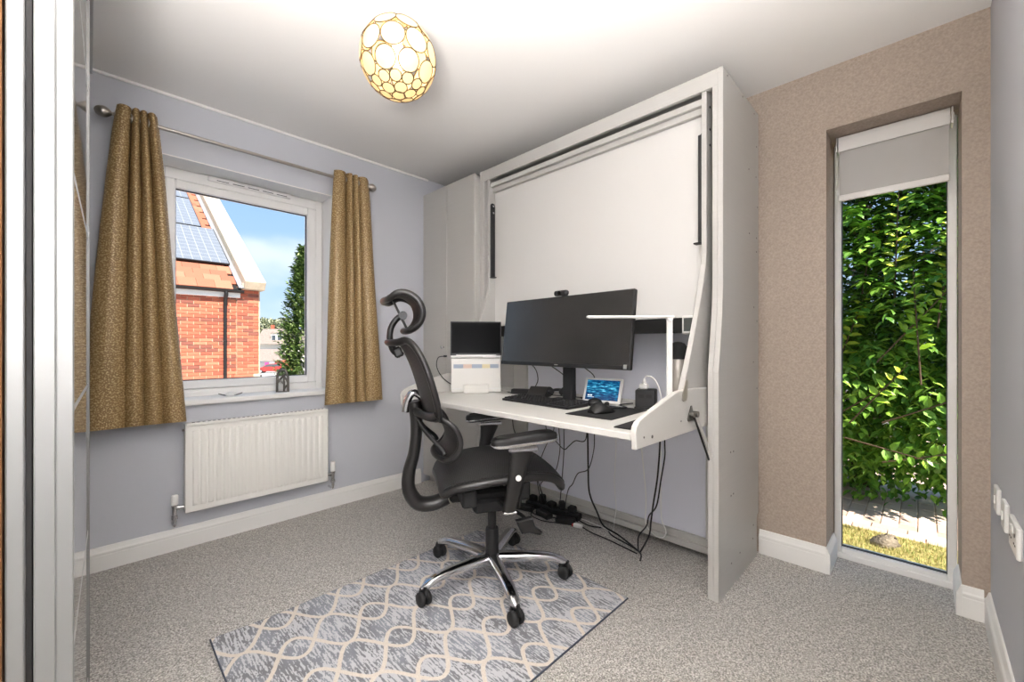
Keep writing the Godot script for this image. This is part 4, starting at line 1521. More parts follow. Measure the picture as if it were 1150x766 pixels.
func under_desk():
	var blk: Material = M.black
	var wht: Material = M.white_plastic
	var list := [
		["thick black cable hanging under the middle of the desk down to the carpet", 0.0050, blk, [V(-1.227, 0.7665, -1.790), V(-1.227, 0.622, -1.800), V(-1.266, 0.446, -1.862), V(-1.300, 0.275, -1.924), V(-1.289, 0.148, -1.986), V(-1.288, 0.058, -2.048), V(-1.236, 0.008, -2.105), V(-1.16, 0.007, -2.07), V(-1.07, 0.007, -2.02)]],
		["thin black cable hanging close beside the thick cable, bending off to the left", 0.0028, blk, [V(-1.186, 0.7665, -1.790), V(-1.186, 0.622, -1.800), V(-1.212, 0.528, -1.830), V(-1.265, 0.423, -1.860), V(-1.352, 0.375, -1.890), V(-1.410, 0.297, -1.920), V(-1.464, 0.241, -1.950), V(-1.54, 0.10, -2.02), V(-1.56, 0.05, -2.06)]],
		["thin black cable curving down behind the near armrest", 0.0026, blk, [V(-1.414, 0.7665, -1.790), V(-1.414, 0.623, -1.800), V(-1.435, 0.508, -1.837), V(-1.473, 0.388, -1.855), V(-1.533, 0.331, -1.88), V(-1.653, 0.224, -1.92), V(-1.68, 0.06, -2.04)]],
		["black cable dropping straight to the adapters behind the seat front", 0.0030, blk, [V(-1.421, 0.7665, -1.845), V(-1.421, 0.531, -1.855), V(-1.501, 0.338, -1.945), V(-1.567, 0.139, -2.007), V(-1.633, 0.05, -2.07)]],
		["black cable sagging in a shallow loop under the desk top", 0.0028, blk, [V(-1.486, 0.7665, -1.770), V(-1.486, 0.616, -1.780), V(-1.414, 0.557, -1.780), V(-1.363, 0.526, -1.780), V(-1.331, 0.549, -1.780), V(-1.290, 0.583, -1.780), V(-1.224, 0.603, -1.780), V(-1.213, 0.7665, -1.770)]],
		["short black cable slanting down just right of the armrest tip", 0.0026, blk, [V(-1.449, 0.7665, -1.790), V(-1.449, 0.618, -1.800), V(-1.545, 0.505, -1.850), V(-1.635, 0.387, -1.900), V(-1.704, 0.268, -1.950), V(-1.72, 0.06, -2.06)]],
		["black cable slanting down between the two armrests", 0.0028, blk, [V(-1.758, 0.7665, -1.790), V(-1.758, 0.574, -1.800), V(-1.724, 0.472, -1.867), V(-1.711, 0.352, -1.933), V(-1.740, 0.192, -2.000), V(-1.75, 0.06, -2.05)]],
		["black cable of the twisted pair below the right desk end", 0.0042, blk, [V(-0.831, 0.7665, -1.770), V(-0.831, 0.647, -1.780), V(-0.857, 0.510, -1.817), V(-0.883, 0.426, -1.853), V(-0.916, 0.320, -1.890), V(-0.945, 0.219, -1.927), V(-0.974, 0.128, -1.963), V(-1.042, 0.008, -2.000)]],
		["thinner cable twisted round the black one below the right desk end", 0.0034, blk, [V(-0.815, 0.7665, -1.790), V(-0.818, 0.641, -1.800), V(-0.832, 0.577, -1.831), V(-0.864, 0.457, -1.861), V(-0.902, 0.318, -1.896), V(-0.96, 0.242, -1.937), V(-0.988, 0.174, -1.966), V(-1.046, 0.093, -1.995), V(-1.062, 0.008, -2.022)]],
		["thin white cable hanging in a loop below the right desk end", 0.0028, wht, [V(-0.860, 0.7665, -1.840), V(-0.860, 0.633, -1.850), V(-0.875, 0.404, -1.883), V(-0.888, 0.261, -1.917), V(-0.880, 0.185, -1.950), V(-0.913, 0.133, -1.983), V(-0.975, 0.120, -2.017), V(-1.035, 0.153, -2.050), V(-1.05, 0.30, -2.08), V(-1.05, 0.7, -2.0)]],
		["thin white cable hanging close to the lilac back panel", 0.0020, wht, [V(-1.180, 0.80, -1.99), V(-1.180, 0.541, -2.000), V(-1.207, 0.336, -2.027), V(-1.212, 0.180, -2.055), V(-1.240, 0.089, -2.083), V(-1.262, 0.006, -2.110)]],
		["long black cable on the carpet from the adapters to the right desk end", 0.0036, blk, [V(-1.932, 0.006, -2.056), V(-1.764, 0.006, -1.993), V(-1.672, 0.006, -2.007), V(-1.594, 0.006, -2.060), V(-1.488, 0.006, -2.061), V(-1.355, 0.006, -2.024), V(-1.245, 0.006, -2.016), V(-1.050, 0.006, -1.985)]],
		["black cable on the carpet closest to the bed rail", 0.0040, blk, [V(-1.602, 0.02, -2.13), V(-1.424, 0.007, -2.089), V(-1.325, 0.007, -2.127), V(-1.244, 0.007, -2.071), V(-1.052, 0.012, -2.005), V(-1.003, 0.007, -1.929)]],
		["short black cable curled round the adapters on the carpet", 0.0034, blk, [V(-1.80, 0.006, -2.02), V(-1.76, 0.006, -1.96), V(-1.66, 0.006, -1.95), V(-1.58, 0.006, -1.99), V(-1.55, 0.006, -2.06)]],
		["thin white cable lying on the carpet among the black ones", 0.0028, wht, [V(-1.53, 0.008, -2.13), V(-1.47, 0.006, -2.14), V(-1.392, 0.006, -2.13), V(-1.316, 0.012, -2.112), V(-1.265, 0.006, -2.10)]],
	]
	for e in list:
		var p0: Vector3 = e[3][e[3].size() - 1]
		var th := thing("hanging_cable" if e[0].find("carpet") < 0 else "floor_cable", e[0], "cable", p0, 0.0, "cables under the desk")
		var pts := []
		for p in e[3]: pts.append(p - p0)
		cable("cable", pts, e[1], e[2], th)
	# power strip and adapters in a heap on the carpet
	var ps := thing("power_strip", "black power strip lying on the carpet under the desk", "power strip", V(-1.70, 0, -2.10), 0.10)
	var st := news()
	bb(st, V(-0.20, 0, -0.028), V(0.20, 0.040, 0.028), 0.005)
	obj("body", st, M.black, ps)
	for k in 5:
		st = news()
		bx(st, V(-0.155 + k * 0.075, 0.040 + [0.02, 0.030, 0.016, 0.026, 0.02][k], 0.0), V([0.052, 0.044, 0.056, 0.04, 0.05][k], [0.038, 0.058, 0.03, 0.05, 0.038][k], 0.044), 0.008, Basis(V(0, 1, 0), [0.0, 0.4, -0.2, 0.6, 0.1][k]))
		obj("plug", st, M.black_matt, ps)
	var spots := [[V(-1.86, 0, -2.01), 0.3, "black adapter brick at the left end of the power strip"], [V(-1.70, 0, -2.015), -0.2, "black adapter brick in front of the power strip"], [V(-1.545, 0, -2.03), 0.5, "black adapter brick at the right end of the power strip"]]
	for s in spots:
		var a := thing("adapter_brick", s[2], "adapter", s[0], s[1], "adapter bricks under the desk")
		st = news()
		bb(st, V(-0.06, 0, -0.026), V(0.06, 0.034, 0.026), 0.006)
		obj("body", st, M.black, a)
	var wp := thing("white_connector", "small white connector with a red tip on the carpet by the cables", "connector", V(-1.455, 0, -2.035), 0.4)
	st = news()
	bb(st, V(-0.028, 0, -0.012), V(0.028, 0.022, 0.012), 0.004)
	obj("body", st, M.white_plastic, wp)
	st = news()
	bb(st, V(-0.036, 0.004, -0.008), V(-0.028, 0.018, 0.008), 0.001)
	obj("tip", st, M.car_red, wp)

# ------------------------------------------------------------------ office chair (local: -z forward, x right)
func P(f: float, y: float, lat := 0.0) -> Vector3:
	return V(lat, y, -f)

# curved upholstered panel with a rim: stations of (y, forward at the edges, half width)
func rimmed(called: String, rim_name: String, sts: Array, hollow: float, rim_r: float, cloth: Material, rim: Material, parent: Node, squash := 0.8):
	var rows := []
	var nu := 22
	var nv := 13
	for i in nu:
		var t := float(i) / (nu - 1)
		var y := lerp_list(sts.map(func(s): return s[0]), t)
		var fe := lerp_list(sts.map(func(s): return s[1]), t)
		var hw := lerp_list(sts.map(func(s): return s[2]), t)
		var line := []
		for j in nv:
			var u := -1.0 + 2.0 * j / (nv - 1)
			line.append(P(fe - hollow * (1.0 - u * u), y, u * hw))
		rows.append(line)
	# soften the outline
	for pass_i in 2:
		for j in nv:
			var cp := []
			for i in nu: cp.append(rows[i][j])
			for i in range(1, nu - 1): rows[i][j] = (cp[i - 1] + cp[i] * 2.0 + cp[i + 1]) * 0.25
	var st := news()
	sheet(st, rows, 0.006)
	var o := obj(called, st, cloth, parent)
	var loop := []
	for j in nv: loop.append(rows[0][j])
	for i in range(1, nu): loop.append(rows[i][nv - 1])
	for j in range(nv - 2, -1, -1): loop.append(rows[nu - 1][j])
	for i in range(nu - 2, 0, -1): loop.append(rows[i][0])
	# round the corners of the loop
	for pass_i in 3:
		var c := loop.duplicate()
		var n := c.size()
		for i in n: loop[i] = (c[(i + n - 1) % n] + c[i] * 2.0 + c[(i + 1) % n]) * 0.25
	loop.append(loop[0])
	loop.append(loop[1])
	st = news()
	tube(st, loop, rim_r, 10, squash, Vector3.ZERO, false)
	obj(rim_name, st, rim, parent)
	return o

func build_chair():
	var t := thing("office_chair", "black mesh ergonomic office chair with headrest and chrome five-star base", "chair", V(-1.415, 0.0075, -1.305), deg_to_rad(-29.15))
	var inv := t.transform.basis.inverse()
	# five-star base
	var st := news()
	lathe(st, [Vector2(0.0001, 0.070), Vector2(0.040, 0.070), Vector2(0.046, 0.080), Vector2(0.046, 0.105), Vector2(0.036, 0.122), Vector2(0.0001, 0.122)], 24)
	obj("hub", st, M.chrome, t)
	for k in 5:
		var an := deg_to_rad(27.0 + 72.0 * k)
		var d: Vector3 = inv * V(cos(an), 0, sin(an))
		var sd := d.cross(Vector3.UP)
		st = news()
		var rings := []
		for i in 15:
			var u := i / 14.0
			var r := lerpf(0.028, 0.350, u)
			var y := 0.098 + 0.010 * sin(PI * u * 0.9) - 0.012 * u - 0.014 * smoothstep(0.75, 1.0, u)
			var wv := lerpf(0.029, 0.022, u) * (1.0 - 0.75 * smoothstep(0.93, 1.0, u))
			var hv := lerpf(0.026, 0.015, u) * (1.0 - 0.7 * smoothstep(0.93, 1.0, u))
			var ring := PackedVector3Array()
			for q in 12:
				var a := TAU * q / 12.0
				var ca := signf(cos(a)) * pow(abs(cos(a)), 0.75)
				var sa := signf(sin(a)) * pow(abs(sin(a)), 0.75)
				ring.append(d * r + sd * ca * wv + V(0, y + sa * hv, 0))
			rings.append(ring)
		loft(st, rings, true)
		obj("base_arm", st, M.chrome, t)
		var c := Node3D.new()
		c.name = "caster"
		t.add_child(c, true)
		c.position = d * 0.338
		c.rotation.y = -an + 0.9 + k * 1.3
		for s in [-1.0, 1.0]:
			st = news()
			lathe(st, [Vector2(0.0001, 0), Vector2(0.020, 0), Vector2(0.027, 0.002), Vector2(0.029, 0.006), Vector2(0.029, 0.015), Vector2(0.026, 0.020), Vector2(0.012, 0.0225), Vector2(0.0001, 0.023)], 22, Transform3D(Basis(V(0, 1, 0), V(0, 0, s), V(1, 0, 0)), V(0, 0.029, s * 0.004)))
			obj("wheel", st, M.rubber, c)
		st = news()
		cyl(st, V(0.012, 0.03, 0), V(0.012, 0.082, 0), 0.0085, 10)
		tube(st, smooth_path([V(-0.028, 0.040, 0), V(-0.018, 0.060, 0), V(0.0, 0.066, 0), V(0.02, 0.060, 0), V(0.029, 0.045, 0)], 4), 0.011, 8, 0.45)
		obj("fork", st, M.black, c)
	# gas lift
	st = news()
	lathe(st, [Vector2(0.0001, 0.115), Vector2(0.030, 0.115), Vector2(0.030, 0.228), Vector2(0.027, 0.236), Vector2(0.022, 0.238)], 22, Transform3D(), false)
	obj("lift_sleeve", st, M.black_matt, t)
	st = news()
	cyl(st, P(0, 0.236), P(0, 0.36), 0.0195, 20)
	obj("lift_piston", st, M.black, t)
	# tilt mechanism and levers
	st = news()
	bb(st, P(-0.10, 0.335, -0.085), P(0.12, 0.395, 0.085), 0.012)
	bb(st, P(-0.20, 0.385, -0.06), P(0.06, 0.425, 0.06), 0.010)
	bb(st, P(-0.17, 0.41, -0.20), P(-0.11, 0.485, 0.20), 0.008)
	bb(st, P(0.06, 0.42, -0.20), P(0.12, 0.50, 0.20), 0.008)
	obj("mechanism", st, M.black_matt, t)
	st = news()
	tube(st, [P(-0.24, 0.402, 0.012), P(-0.08, 0.405, 0.012)], 0.011, 10)
	obj("tilt_rod", st, M.alu, t)
	st = news()
	tube(st, [P(0.04, 0.36, 0.08), P(0.09, 0.345, 0.16), P(0.10, 0.34, 0.20)], 0.008, 8)
	extrude(st, PackedVector2Array([Vector2(0.05, 0.345), Vector2(0.12, 0.352), Vector2(0.135, 0.31), Vector2(0.165, 0.288), Vector2(0.155, 0.275), Vector2(0.11, 0.29), Vector2(0.075, 0.29)]), Transform3D(Basis(V(0, 0, -1), V(0, 1, 0), V(1, 0, 0)), V(0.195, 0, 0)), 0.03, 0.004)
	obj("lever", st, M.black, t)
	# J-shaped spine behind the seat
	st = news()
	var sp := smooth_path([P(-0.205, 0.395), P(-0.27, 0.375), P(-0.335, 0.385), P(-0.372, 0.445), P(-0.372, 0.52), P(-0.352, 0.60), P(-0.342, 0.68), P(-0.342, 0.76), P(-0.352, 0.83)], 5)
	var rr := []
	for i in sp.size(): rr.append(lerp_list([0.040, 0.043, 0.043, 0.040, 0.037, 0.034, 0.034, 0.036, 0.042], float(i) / (sp.size() - 1)))
	tube(st, sp, rr, 14, 0.74, V(1, 0, 0))
	obj("spine", st, M.frame_dark, t)
	# metal carrier at the top of the spine
	st = news()
	tube(st, smooth_path([P(-0.388, 0.785), P(-0.380, 0.83), P(-0.356, 0.866), P(-0.325, 0.85), P(-0.298, 0.812)], 5), [0.026, 0.026, 0.026, 0.026, 0.026, 0.027, 0.027, 0.027, 0.027, 0.027, 0.027, 0.026, 0.025, 0.024, 0.023, 0.022, 0.022, 0.021, 0.020, 0.019, 0.018], 12, 0.62, V(1, 0, 0))
	obj("back_carrier", st, M.chrome, t)
	st = news()
	for s in [-1.0, 1.0]:
		tube(st, smooth_path([P(-0.345, 0.79, s * 0.03), P(-0.31, 0.78, s * 0.10), P(-0.285, 0.785, s * 0.17), P(-0.27, 0.80, s * 0.205)], 4), 0.019, 10, 0.7)
		tube(st, smooth_path([P(-0.335, 0.75, s * 0.03), P(-0.30, 0.70, s * 0.08), P(-0.25, 0.65, s * 0.13), P(-0.235, 0.625, s * 0.15)], 4), 0.009, 8)
	obj("back_bracket", st, M.black, t)
	# upper back, lumbar pad, headrest
	rimmed("backrest", "back_rim", [[0.775, -0.258, 0.195], [0.82, -0.268, 0.215], [0.90, -0.287, 0.225], [0.98, -0.312, 0.22], [1.04, -0.338, 0.20], [1.085, -0.366, 0.165], [1.10, -0.395, 0.13], [1.085, -0.412, 0.12]], 0.05, 0.017, M.mesh_cloth, M.frame_dark, t)
	rimmed("lumbar_pad", "lumbar_rim", [[0.775, -0.262, 0.17], [0.765, -0.225, 0.19], [0.73, -0.192, 0.195], [0.68, -0.172, 0.195], [0.635, -0.185, 0.19], [0.605, -0.215, 0.17], [0.60, -0.235, 0.15]], 0.035, 0.013, M.mesh_cloth, M.frame_dark, t)
	rimmed("headrest", "headrest_rim", [[1.262, -0.452, 0.115], [1.288, -0.432, 0.125], [1.295, -0.395, 0.13], [1.275, -0.352, 0.135], [1.24, -0.325, 0.135], [1.195, -0.318, 0.13], [1.155, -0.338, 0.12], [1.135, -0.368, 0.11]], 0.03, 0.014, M.mesh_cloth, M.frame_dark, t, 0.9)
	st = news()
	tube(st, smooth_path([P(-0.405, 1.035), P(-0.437, 1.055), P(-0.452, 1.10), P(-0.447, 1.15), P(-0.422, 1.19), P(-0.395, 1.205)], 5), [0.024, 0.024, 0.024, 0.024, 0.024, 0.022, 0.021, 0.020, 0.019, 0.019, 0.019, 0.019, 0.018, 0.018, 0.018, 0.018, 0.018, 0.018, 0.018, 0.018, 0.018, 0.018, 0.018, 0.018, 0.018, 0.018], 12, 0.72, V(1, 0, 0))
	cyl(st, P(-0.398, 1.203, -0.026), P(-0.398, 1.203, 0.026), 0.018, 14)
	obj("headrest_stem", st, M.black, t)
	st = news()
	for s in [-1.0, 1.0]:
		tube(st, [P(-0.440, 1.268, s * 0.016), P(-0.378, 1.140, s * 0.016)], 0.0045, 8)
	obj("headrest_rail", st, M.black, t)
	st = news()
	bx(st, P(-0.418, 1.045, 0), V(0.06, 0.045, 0.04), 0.008, Basis(V(1, 0, 0), 0.4))
	obj("stem_socket", st, M.black, t)
	st = news()
	tube(st, smooth_path([P(-0.385, 1.10), P(-0.408, 1.085), P(-0.405, 1.055), P(-0.38, 1.05), P(-0.372, 1.068)], 4), 0.016, 10, 1.6)
	obj("top_curl", st, M.alu, t)
	# seat: rim tray and mesh cushion
	var yc := [0.490, 0.526, 0.542, 0.552, 0.558, 0.562, 0.565, 0.562, 0.543, 0.505, 0.475]
	var ff := [-0.245, -0.225, -0.165, -0.105, -0.045, 0.02, 0.09, 0.16, 0.22, 0.265, 0.275]
	var hw := [0.17, 0.205, 0.228, 0.238, 0.243, 0.246, 0.246, 0.242, 0.232, 0.20, 0.17]
	var rows := []
	for i in 31:
		var q := i / 30.0
		var line := []
		for j in 17:
			var u := -1.0 + 2.0 * j / 16.0
			line.append(P(lerp_list(ff, q), lerp_list(yc, q) - 0.020 * pow(abs(u), 2.5), u * lerp_list(hw, q)))
		rows.append(line)
	for pass_i in 2:
		for j in 17:
			var cp := []
			for i in 31: cp.append(rows[i][j])
			for i in range(1, 30): rows[i][j] = (cp[i - 1] + cp[i] * 2.0 + cp[i + 1]) * 0.25
	st = news()
	sheet(st, rows, 0.022)
	obj("seat", st, M.mesh_cloth, t)
	var loop := []
	for i in 31: loop.append(rows[i][16] + V(0.003, -0.012, 0))
	for j in range(15, -1, -1): loop.append(rows[30][j] + V(0, -0.008, 0))
	for i in range(29, -1, -1): loop.append(rows[i][0] + V(-0.003, -0.012, 0))
	for j in range(1, 16): loop.append(rows[0][j] + V(0, -0.008, 0))
	for pass_i in 3:
		var c := loop.duplicate()
		var n := c.size()
		for i in n: loop[i] = (c[(i + n - 1) % n] + c[i] * 2.0 + c[(i + 1) % n]) * 0.25
	loop.append(loop[0])
	loop.append(loop[1])
	st = news()
	tube(st, loop, 0.017, 10, 0.85, Vector3.ZERO, false)
	obj("seat_rim", st, M.frame_dark, t)
	# armrests
	for s in [-1.0, 1.0]:
		var lat: float = s * 0.285
		st = news()
		var post := [[0.0, 0.418, 0.026, 0.018], [0.012, 0.46, 0.029, 0.019], [0.028, 0.53, 0.032, 0.020], [0.040, 0.59, 0.036, 0.021], [0.052, 0.635, 0.046, 0.022], [0.055, 0.652, 0.050, 0.023]]
		var rings := []
		for p in post:
			var ring := PackedVector3Array()
			for q in 14:
				var a := TAU * q / 14.0
				ring.append(P(p[0] + signf(cos(a)) * pow(abs(cos(a)), 0.7) * p[2], p[1], lat + signf(sin(a)) * pow(abs(sin(a)), 0.7) * p[3]))
			rings.append(ring)
		loft(st, rings, true)
		bb(st, P(-0.02, 0.415, lat - s * 0.10), P(0.03, 0.437, lat), 0.006)
		var arm := obj("arm_post", st, M.frame_dark, t)
		st = news()
		cyl(st, P(0.033, 0.552, lat + s * 0.019), P(0.033, 0.552, lat + s * 0.025), 0.0115, 18)
		obj("arm_button", st, M.white_plastic, arm)
		st = news()
		bb(st, P(-0.026, 0.408, lat - 0.018), P(0.030, 0.420, lat + 0.018), 0.004)
		obj("arm_foot", st, M.chrome, arm)
		st = news()
		bb(st, P(-0.005, 0.650, lat - 0.024), P(0.118, 0.672, lat + 0.024), 0.007)
		obj("arm_collar", st, M.chrome, arm)
		st = news()
		var outline := []
		for q in 28:
			var a := TAU * q / 28.0
			outline.append(Vector2(signf(cos(a)) * pow(abs(cos(a)), 0.45), signf(sin(a)) * pow(abs(sin(a)), 0.55)))
		var lay := [[0.672, 0.94], [0.676, 1.0], [0.684, 1.0]]
		var pr := []
		for l in lay:
			var ring := PackedVector3Array()
			for o in outline: ring.append(P(0.065 + o.x * 0.138 * l[1], l[0] + 0.018 * (o.x * 0.5 + 0.5), lat + o.y * 0.043 * l[1]))
			pr.append(ring)
		loft(st, pr, true)
		obj("arm_tray", st, M.chrome, arm)
		st = news()
		pr = []
		for l in [[0.684, 0.99], [0.694, 1.0], [0.704, 0.97], [0.711, 0.86], [0.713, 0.6]]:
			var ring := PackedVector3Array()
			for o in outline: ring.append(P(0.065 + o.x * 0.136 * l[1], l[0] + 0.018 * (o.x * 0.5 + 0.5), lat + o.y * 0.041 * l[1]))
			pr.append(ring)
		loft(st, pr, true)
		obj("arm_pad", st, M.arm_pad, arm)

func build_rug():
	var t := thing("rug", "grey streaked rug with a cream trellis pattern under the office chair", "rug", V(-1.3675, 0, -0.96))
	var st := SurfaceTool.new()
	st.begin(Mesh.PRIMITIVE_TRIANGLES)
	st.set_smooth_group(0)
	var nx := 24
	var nz := 34
	var pts := []
	for j in nz + 1:
		var line := []
		for i in nx + 1:
			var u := float(i) / nx
			var v := float(j) / nz
			var lift := 0.0
			# the near left corner curls up a little
			lift += 0.010 * pow(clampf(1.0 - (u + v) * 6.0, 0.0, 1.0), 1.5)
			line.append([V((u - 0.5) * 0.945, 0.007 + lift, (0.5 - v) * 1.30), Vector2(u, v)])
		pts.append(line)
	for j in nz:
		for i in nx:
			for c in [[j, i], [j + 1, i], [j + 1, i + 1], [j, i], [j + 1, i + 1], [j, i + 1]]:
				st.set_uv(pts[c[0]][c[1]][1])
				st.add_vertex(pts[c[0]][c[1]][0])
	obj("pile", st, M.rug, t)
	st = news()
	var edge := []
	for i in nx + 1: edge.append(pts[0][i][0] - V(0, 0.0032, 0))
	for j in range(1, nz + 1): edge.append(pts[j][nx][0] - V(0, 0.0032, 0))
	for i in range(nx - 1, -1, -1): edge.append(pts[nz][i][0] - V(0, 0.0032, 0))
	for j in range(nz - 1, -1, -1): edge.append(pts[j][0][0] - V(0, 0.0032, 0))
	tube(st, edge, 0.0036, 6, 1.0, Vector3.ZERO, false)
	obj("bound_edge", st, M.rug_edge, t)

# ------------------------------------------------------------------ pendant lamp
func build_pendant():
	var c := V(-1.30, 2.076, -0.755)
	var R := 0.128
	var t := thing("pendant_lamp", "round pendant lamp of glowing capiz shell discs", "lamp", c)
	var st := news()
	cyl(st, V(0, R - 0.005, 0), V(0, CEIL - c.y, 0), 0.0028, 8)
	obj("cord", st, M.white_plastic, t)
	st = news()
	lathe(st, [Vector2(0.046, CEIL - c.y), Vector2(0.046, CEIL - c.y - 0.012), Vector2(0.038, CEIL - c.y - 0.022), Vector2(0.006, CEIL - c.y - 0.026)], 24)
	obj("ceiling_rose", st, M.white_plastic, t)
	st = news()
	lathe(st, [Vector2(0.0001, 0.085), Vector2(0.018, 0.085), Vector2(0.018, 0.125), Vector2(0.010, 0.13)], 16)
	obj("lamp_holder", st, M.white_plastic, t)
	st = news()
	lathe(st, [Vector2(0.0001, -0.035), Vector2(0.016, -0.030), Vector2(0.028, -0.014), Vector2(0.030, 0.004), Vector2(0.024, 0.030), Vector2(0.014, 0.055), Vector2(0.013, 0.085)], 20)
	obj("bulb", st, M.bulb, t)
	var light := OmniLight3D.new()
	light.name = "pendant_bulb"
	t.add_child(light)
	light.position = V(0, 0.0, 0)
	light.light_energy = PENDANT
	light.light_color = Color(1.0, 0.92, 0.80)
	light.light_size = 0.03
	light.omni_range = 8.0
	light.omni_attenuation = 2.0
	light.shadow_enabled = true
	# discs packed in rings on the sphere: [latitude, count, angular radius, phase]
	var rowsp := [[86.0, 1, 12.0, 0.0], [63.0, 6, 13.6, 0.1], [34.5, 9, 16.4, 0.35], [2.0, 10, 17.4, 0.05], [-30.0, 9, 15.6, 0.3], [-53.0, 12, 8.7, 0.2], [-70.5, 6, 9.6, 0.3], [-88.0, 1, 10.0, 0.0]]
	for r in rowsp:
		var rad := R * sin(deg_to_rad(r[2]))
		st = news()
		var prof := []
		for k in 5:
			var a := deg_to_rad(r[2]) * k / 4.0
			prof.append(Vector2(max(R * sin(a), 0.0001), R * cos(a)))
		prof.reverse()
		lathe(st, prof, 22)
		var disc := commit(st)
		st = news()
		var ringp := []
		for k in 25:
			var a := TAU * k / 24.0
			ringp.append(V(cos(a) * rad, R * cos(deg_to_rad(r[2])), sin(a) * rad))
		tube(st, ringp, 0.0019, 5, 1.0, Vector3.ZERO, false)
		var wire := commit(st)
		for k in r[1]:
			var lo: float = TAU * (k + r[3]) / r[1]
			var la := deg_to_rad(r[0])
			var up := V(cos(la) * cos(lo), sin(la), cos(la) * sin(lo))
			var sx := up.cross(Vector3.UP if abs(up.y) < 0.98 else Vector3.RIGHT).normalized()
			var o := inst("shell_disc", disc, M.capiz, t)
			o.transform = Transform3D(Basis(sx, up, sx.cross(up)), Vector3.ZERO)
			inst("wire_ring", wire, M.brass, o)

func build_entrance_light():
	# uplighter floor lamp standing in the entrance behind the viewer: the soft light off the ceiling comes from there
	var t := thing("floor_lamp", "tall white uplighter floor lamp standing in the entrance behind the viewer", "lamp", V(0.0, 0, 0.20))
	var st := news()
	lathe(st, [Vector2(0.0001, 0.0), Vector2(0.14, 0.0), Vector2(0.14, 0.018), Vector2(0.10, 0.028), Vector2(0.014, 0.036), Vector2(0.0001, 0.036)], 28)
	obj("base", st, M.white_plastic, t)
	st = news()
	cyl(st, V(0, 0.03, 0), V(0, 1.06, 0), 0.012, 14)
	obj("pole", st, M.white_plastic, t)
	st = news()
	lathe(st, [Vector2(0.012, 1.030), Vector2(0.05, 1.045), Vector2(0.12, 1.090), Vector2(0.165, 1.145), Vector2(0.17, 1.150), Vector2(0.16, 1.145), Vector2(0.115, 1.095), Vector2(0.05, 1.055), Vector2(0.012, 1.050)], 32)
	obj("bowl", st, M.lamp_glow, t)
	st = news()
	lathe(st, [Vector2(0.0001, 1.060), Vector2(0.02, 1.065), Vector2(0.032, 1.090), Vector2(0.03, 1.110), Vector2(0.015, 1.128), Vector2(0.0001, 1.130)], 18)
	obj("bulb", st, M.bulb, t)
	var up := SpotLight3D.new()
	up.name = "uplight"
	t.add_child(up)
	up.position = V(0, 1.155, 0)
	up.rotation.x = PI / 2
	up.spot_angle = 74.0
	up.spot_angle_attenuation = 1.0
	up.light_energy = UPLIGHT
	up.light_color = Color(1.0, 0.985, 0.965)
	up.light_size = 0.12
	up.spot_range = 12.0
	up.spot_attenuation = 2.0
	up.shadow_enabled = true
	var glow := OmniLight3D.new()
	glow.name = "bowl_glow"
	t.add_child(glow)
	glow.position = V(0, 1.10, 0)
	glow.light_energy = BOWL
	glow.light_color = Color(1.0, 0.985, 0.965)
	glow.light_size = 0.12
	glow.omni_range = 12.0
	glow.omni_attenuation = 2.0
	glow.shadow_enabled = true

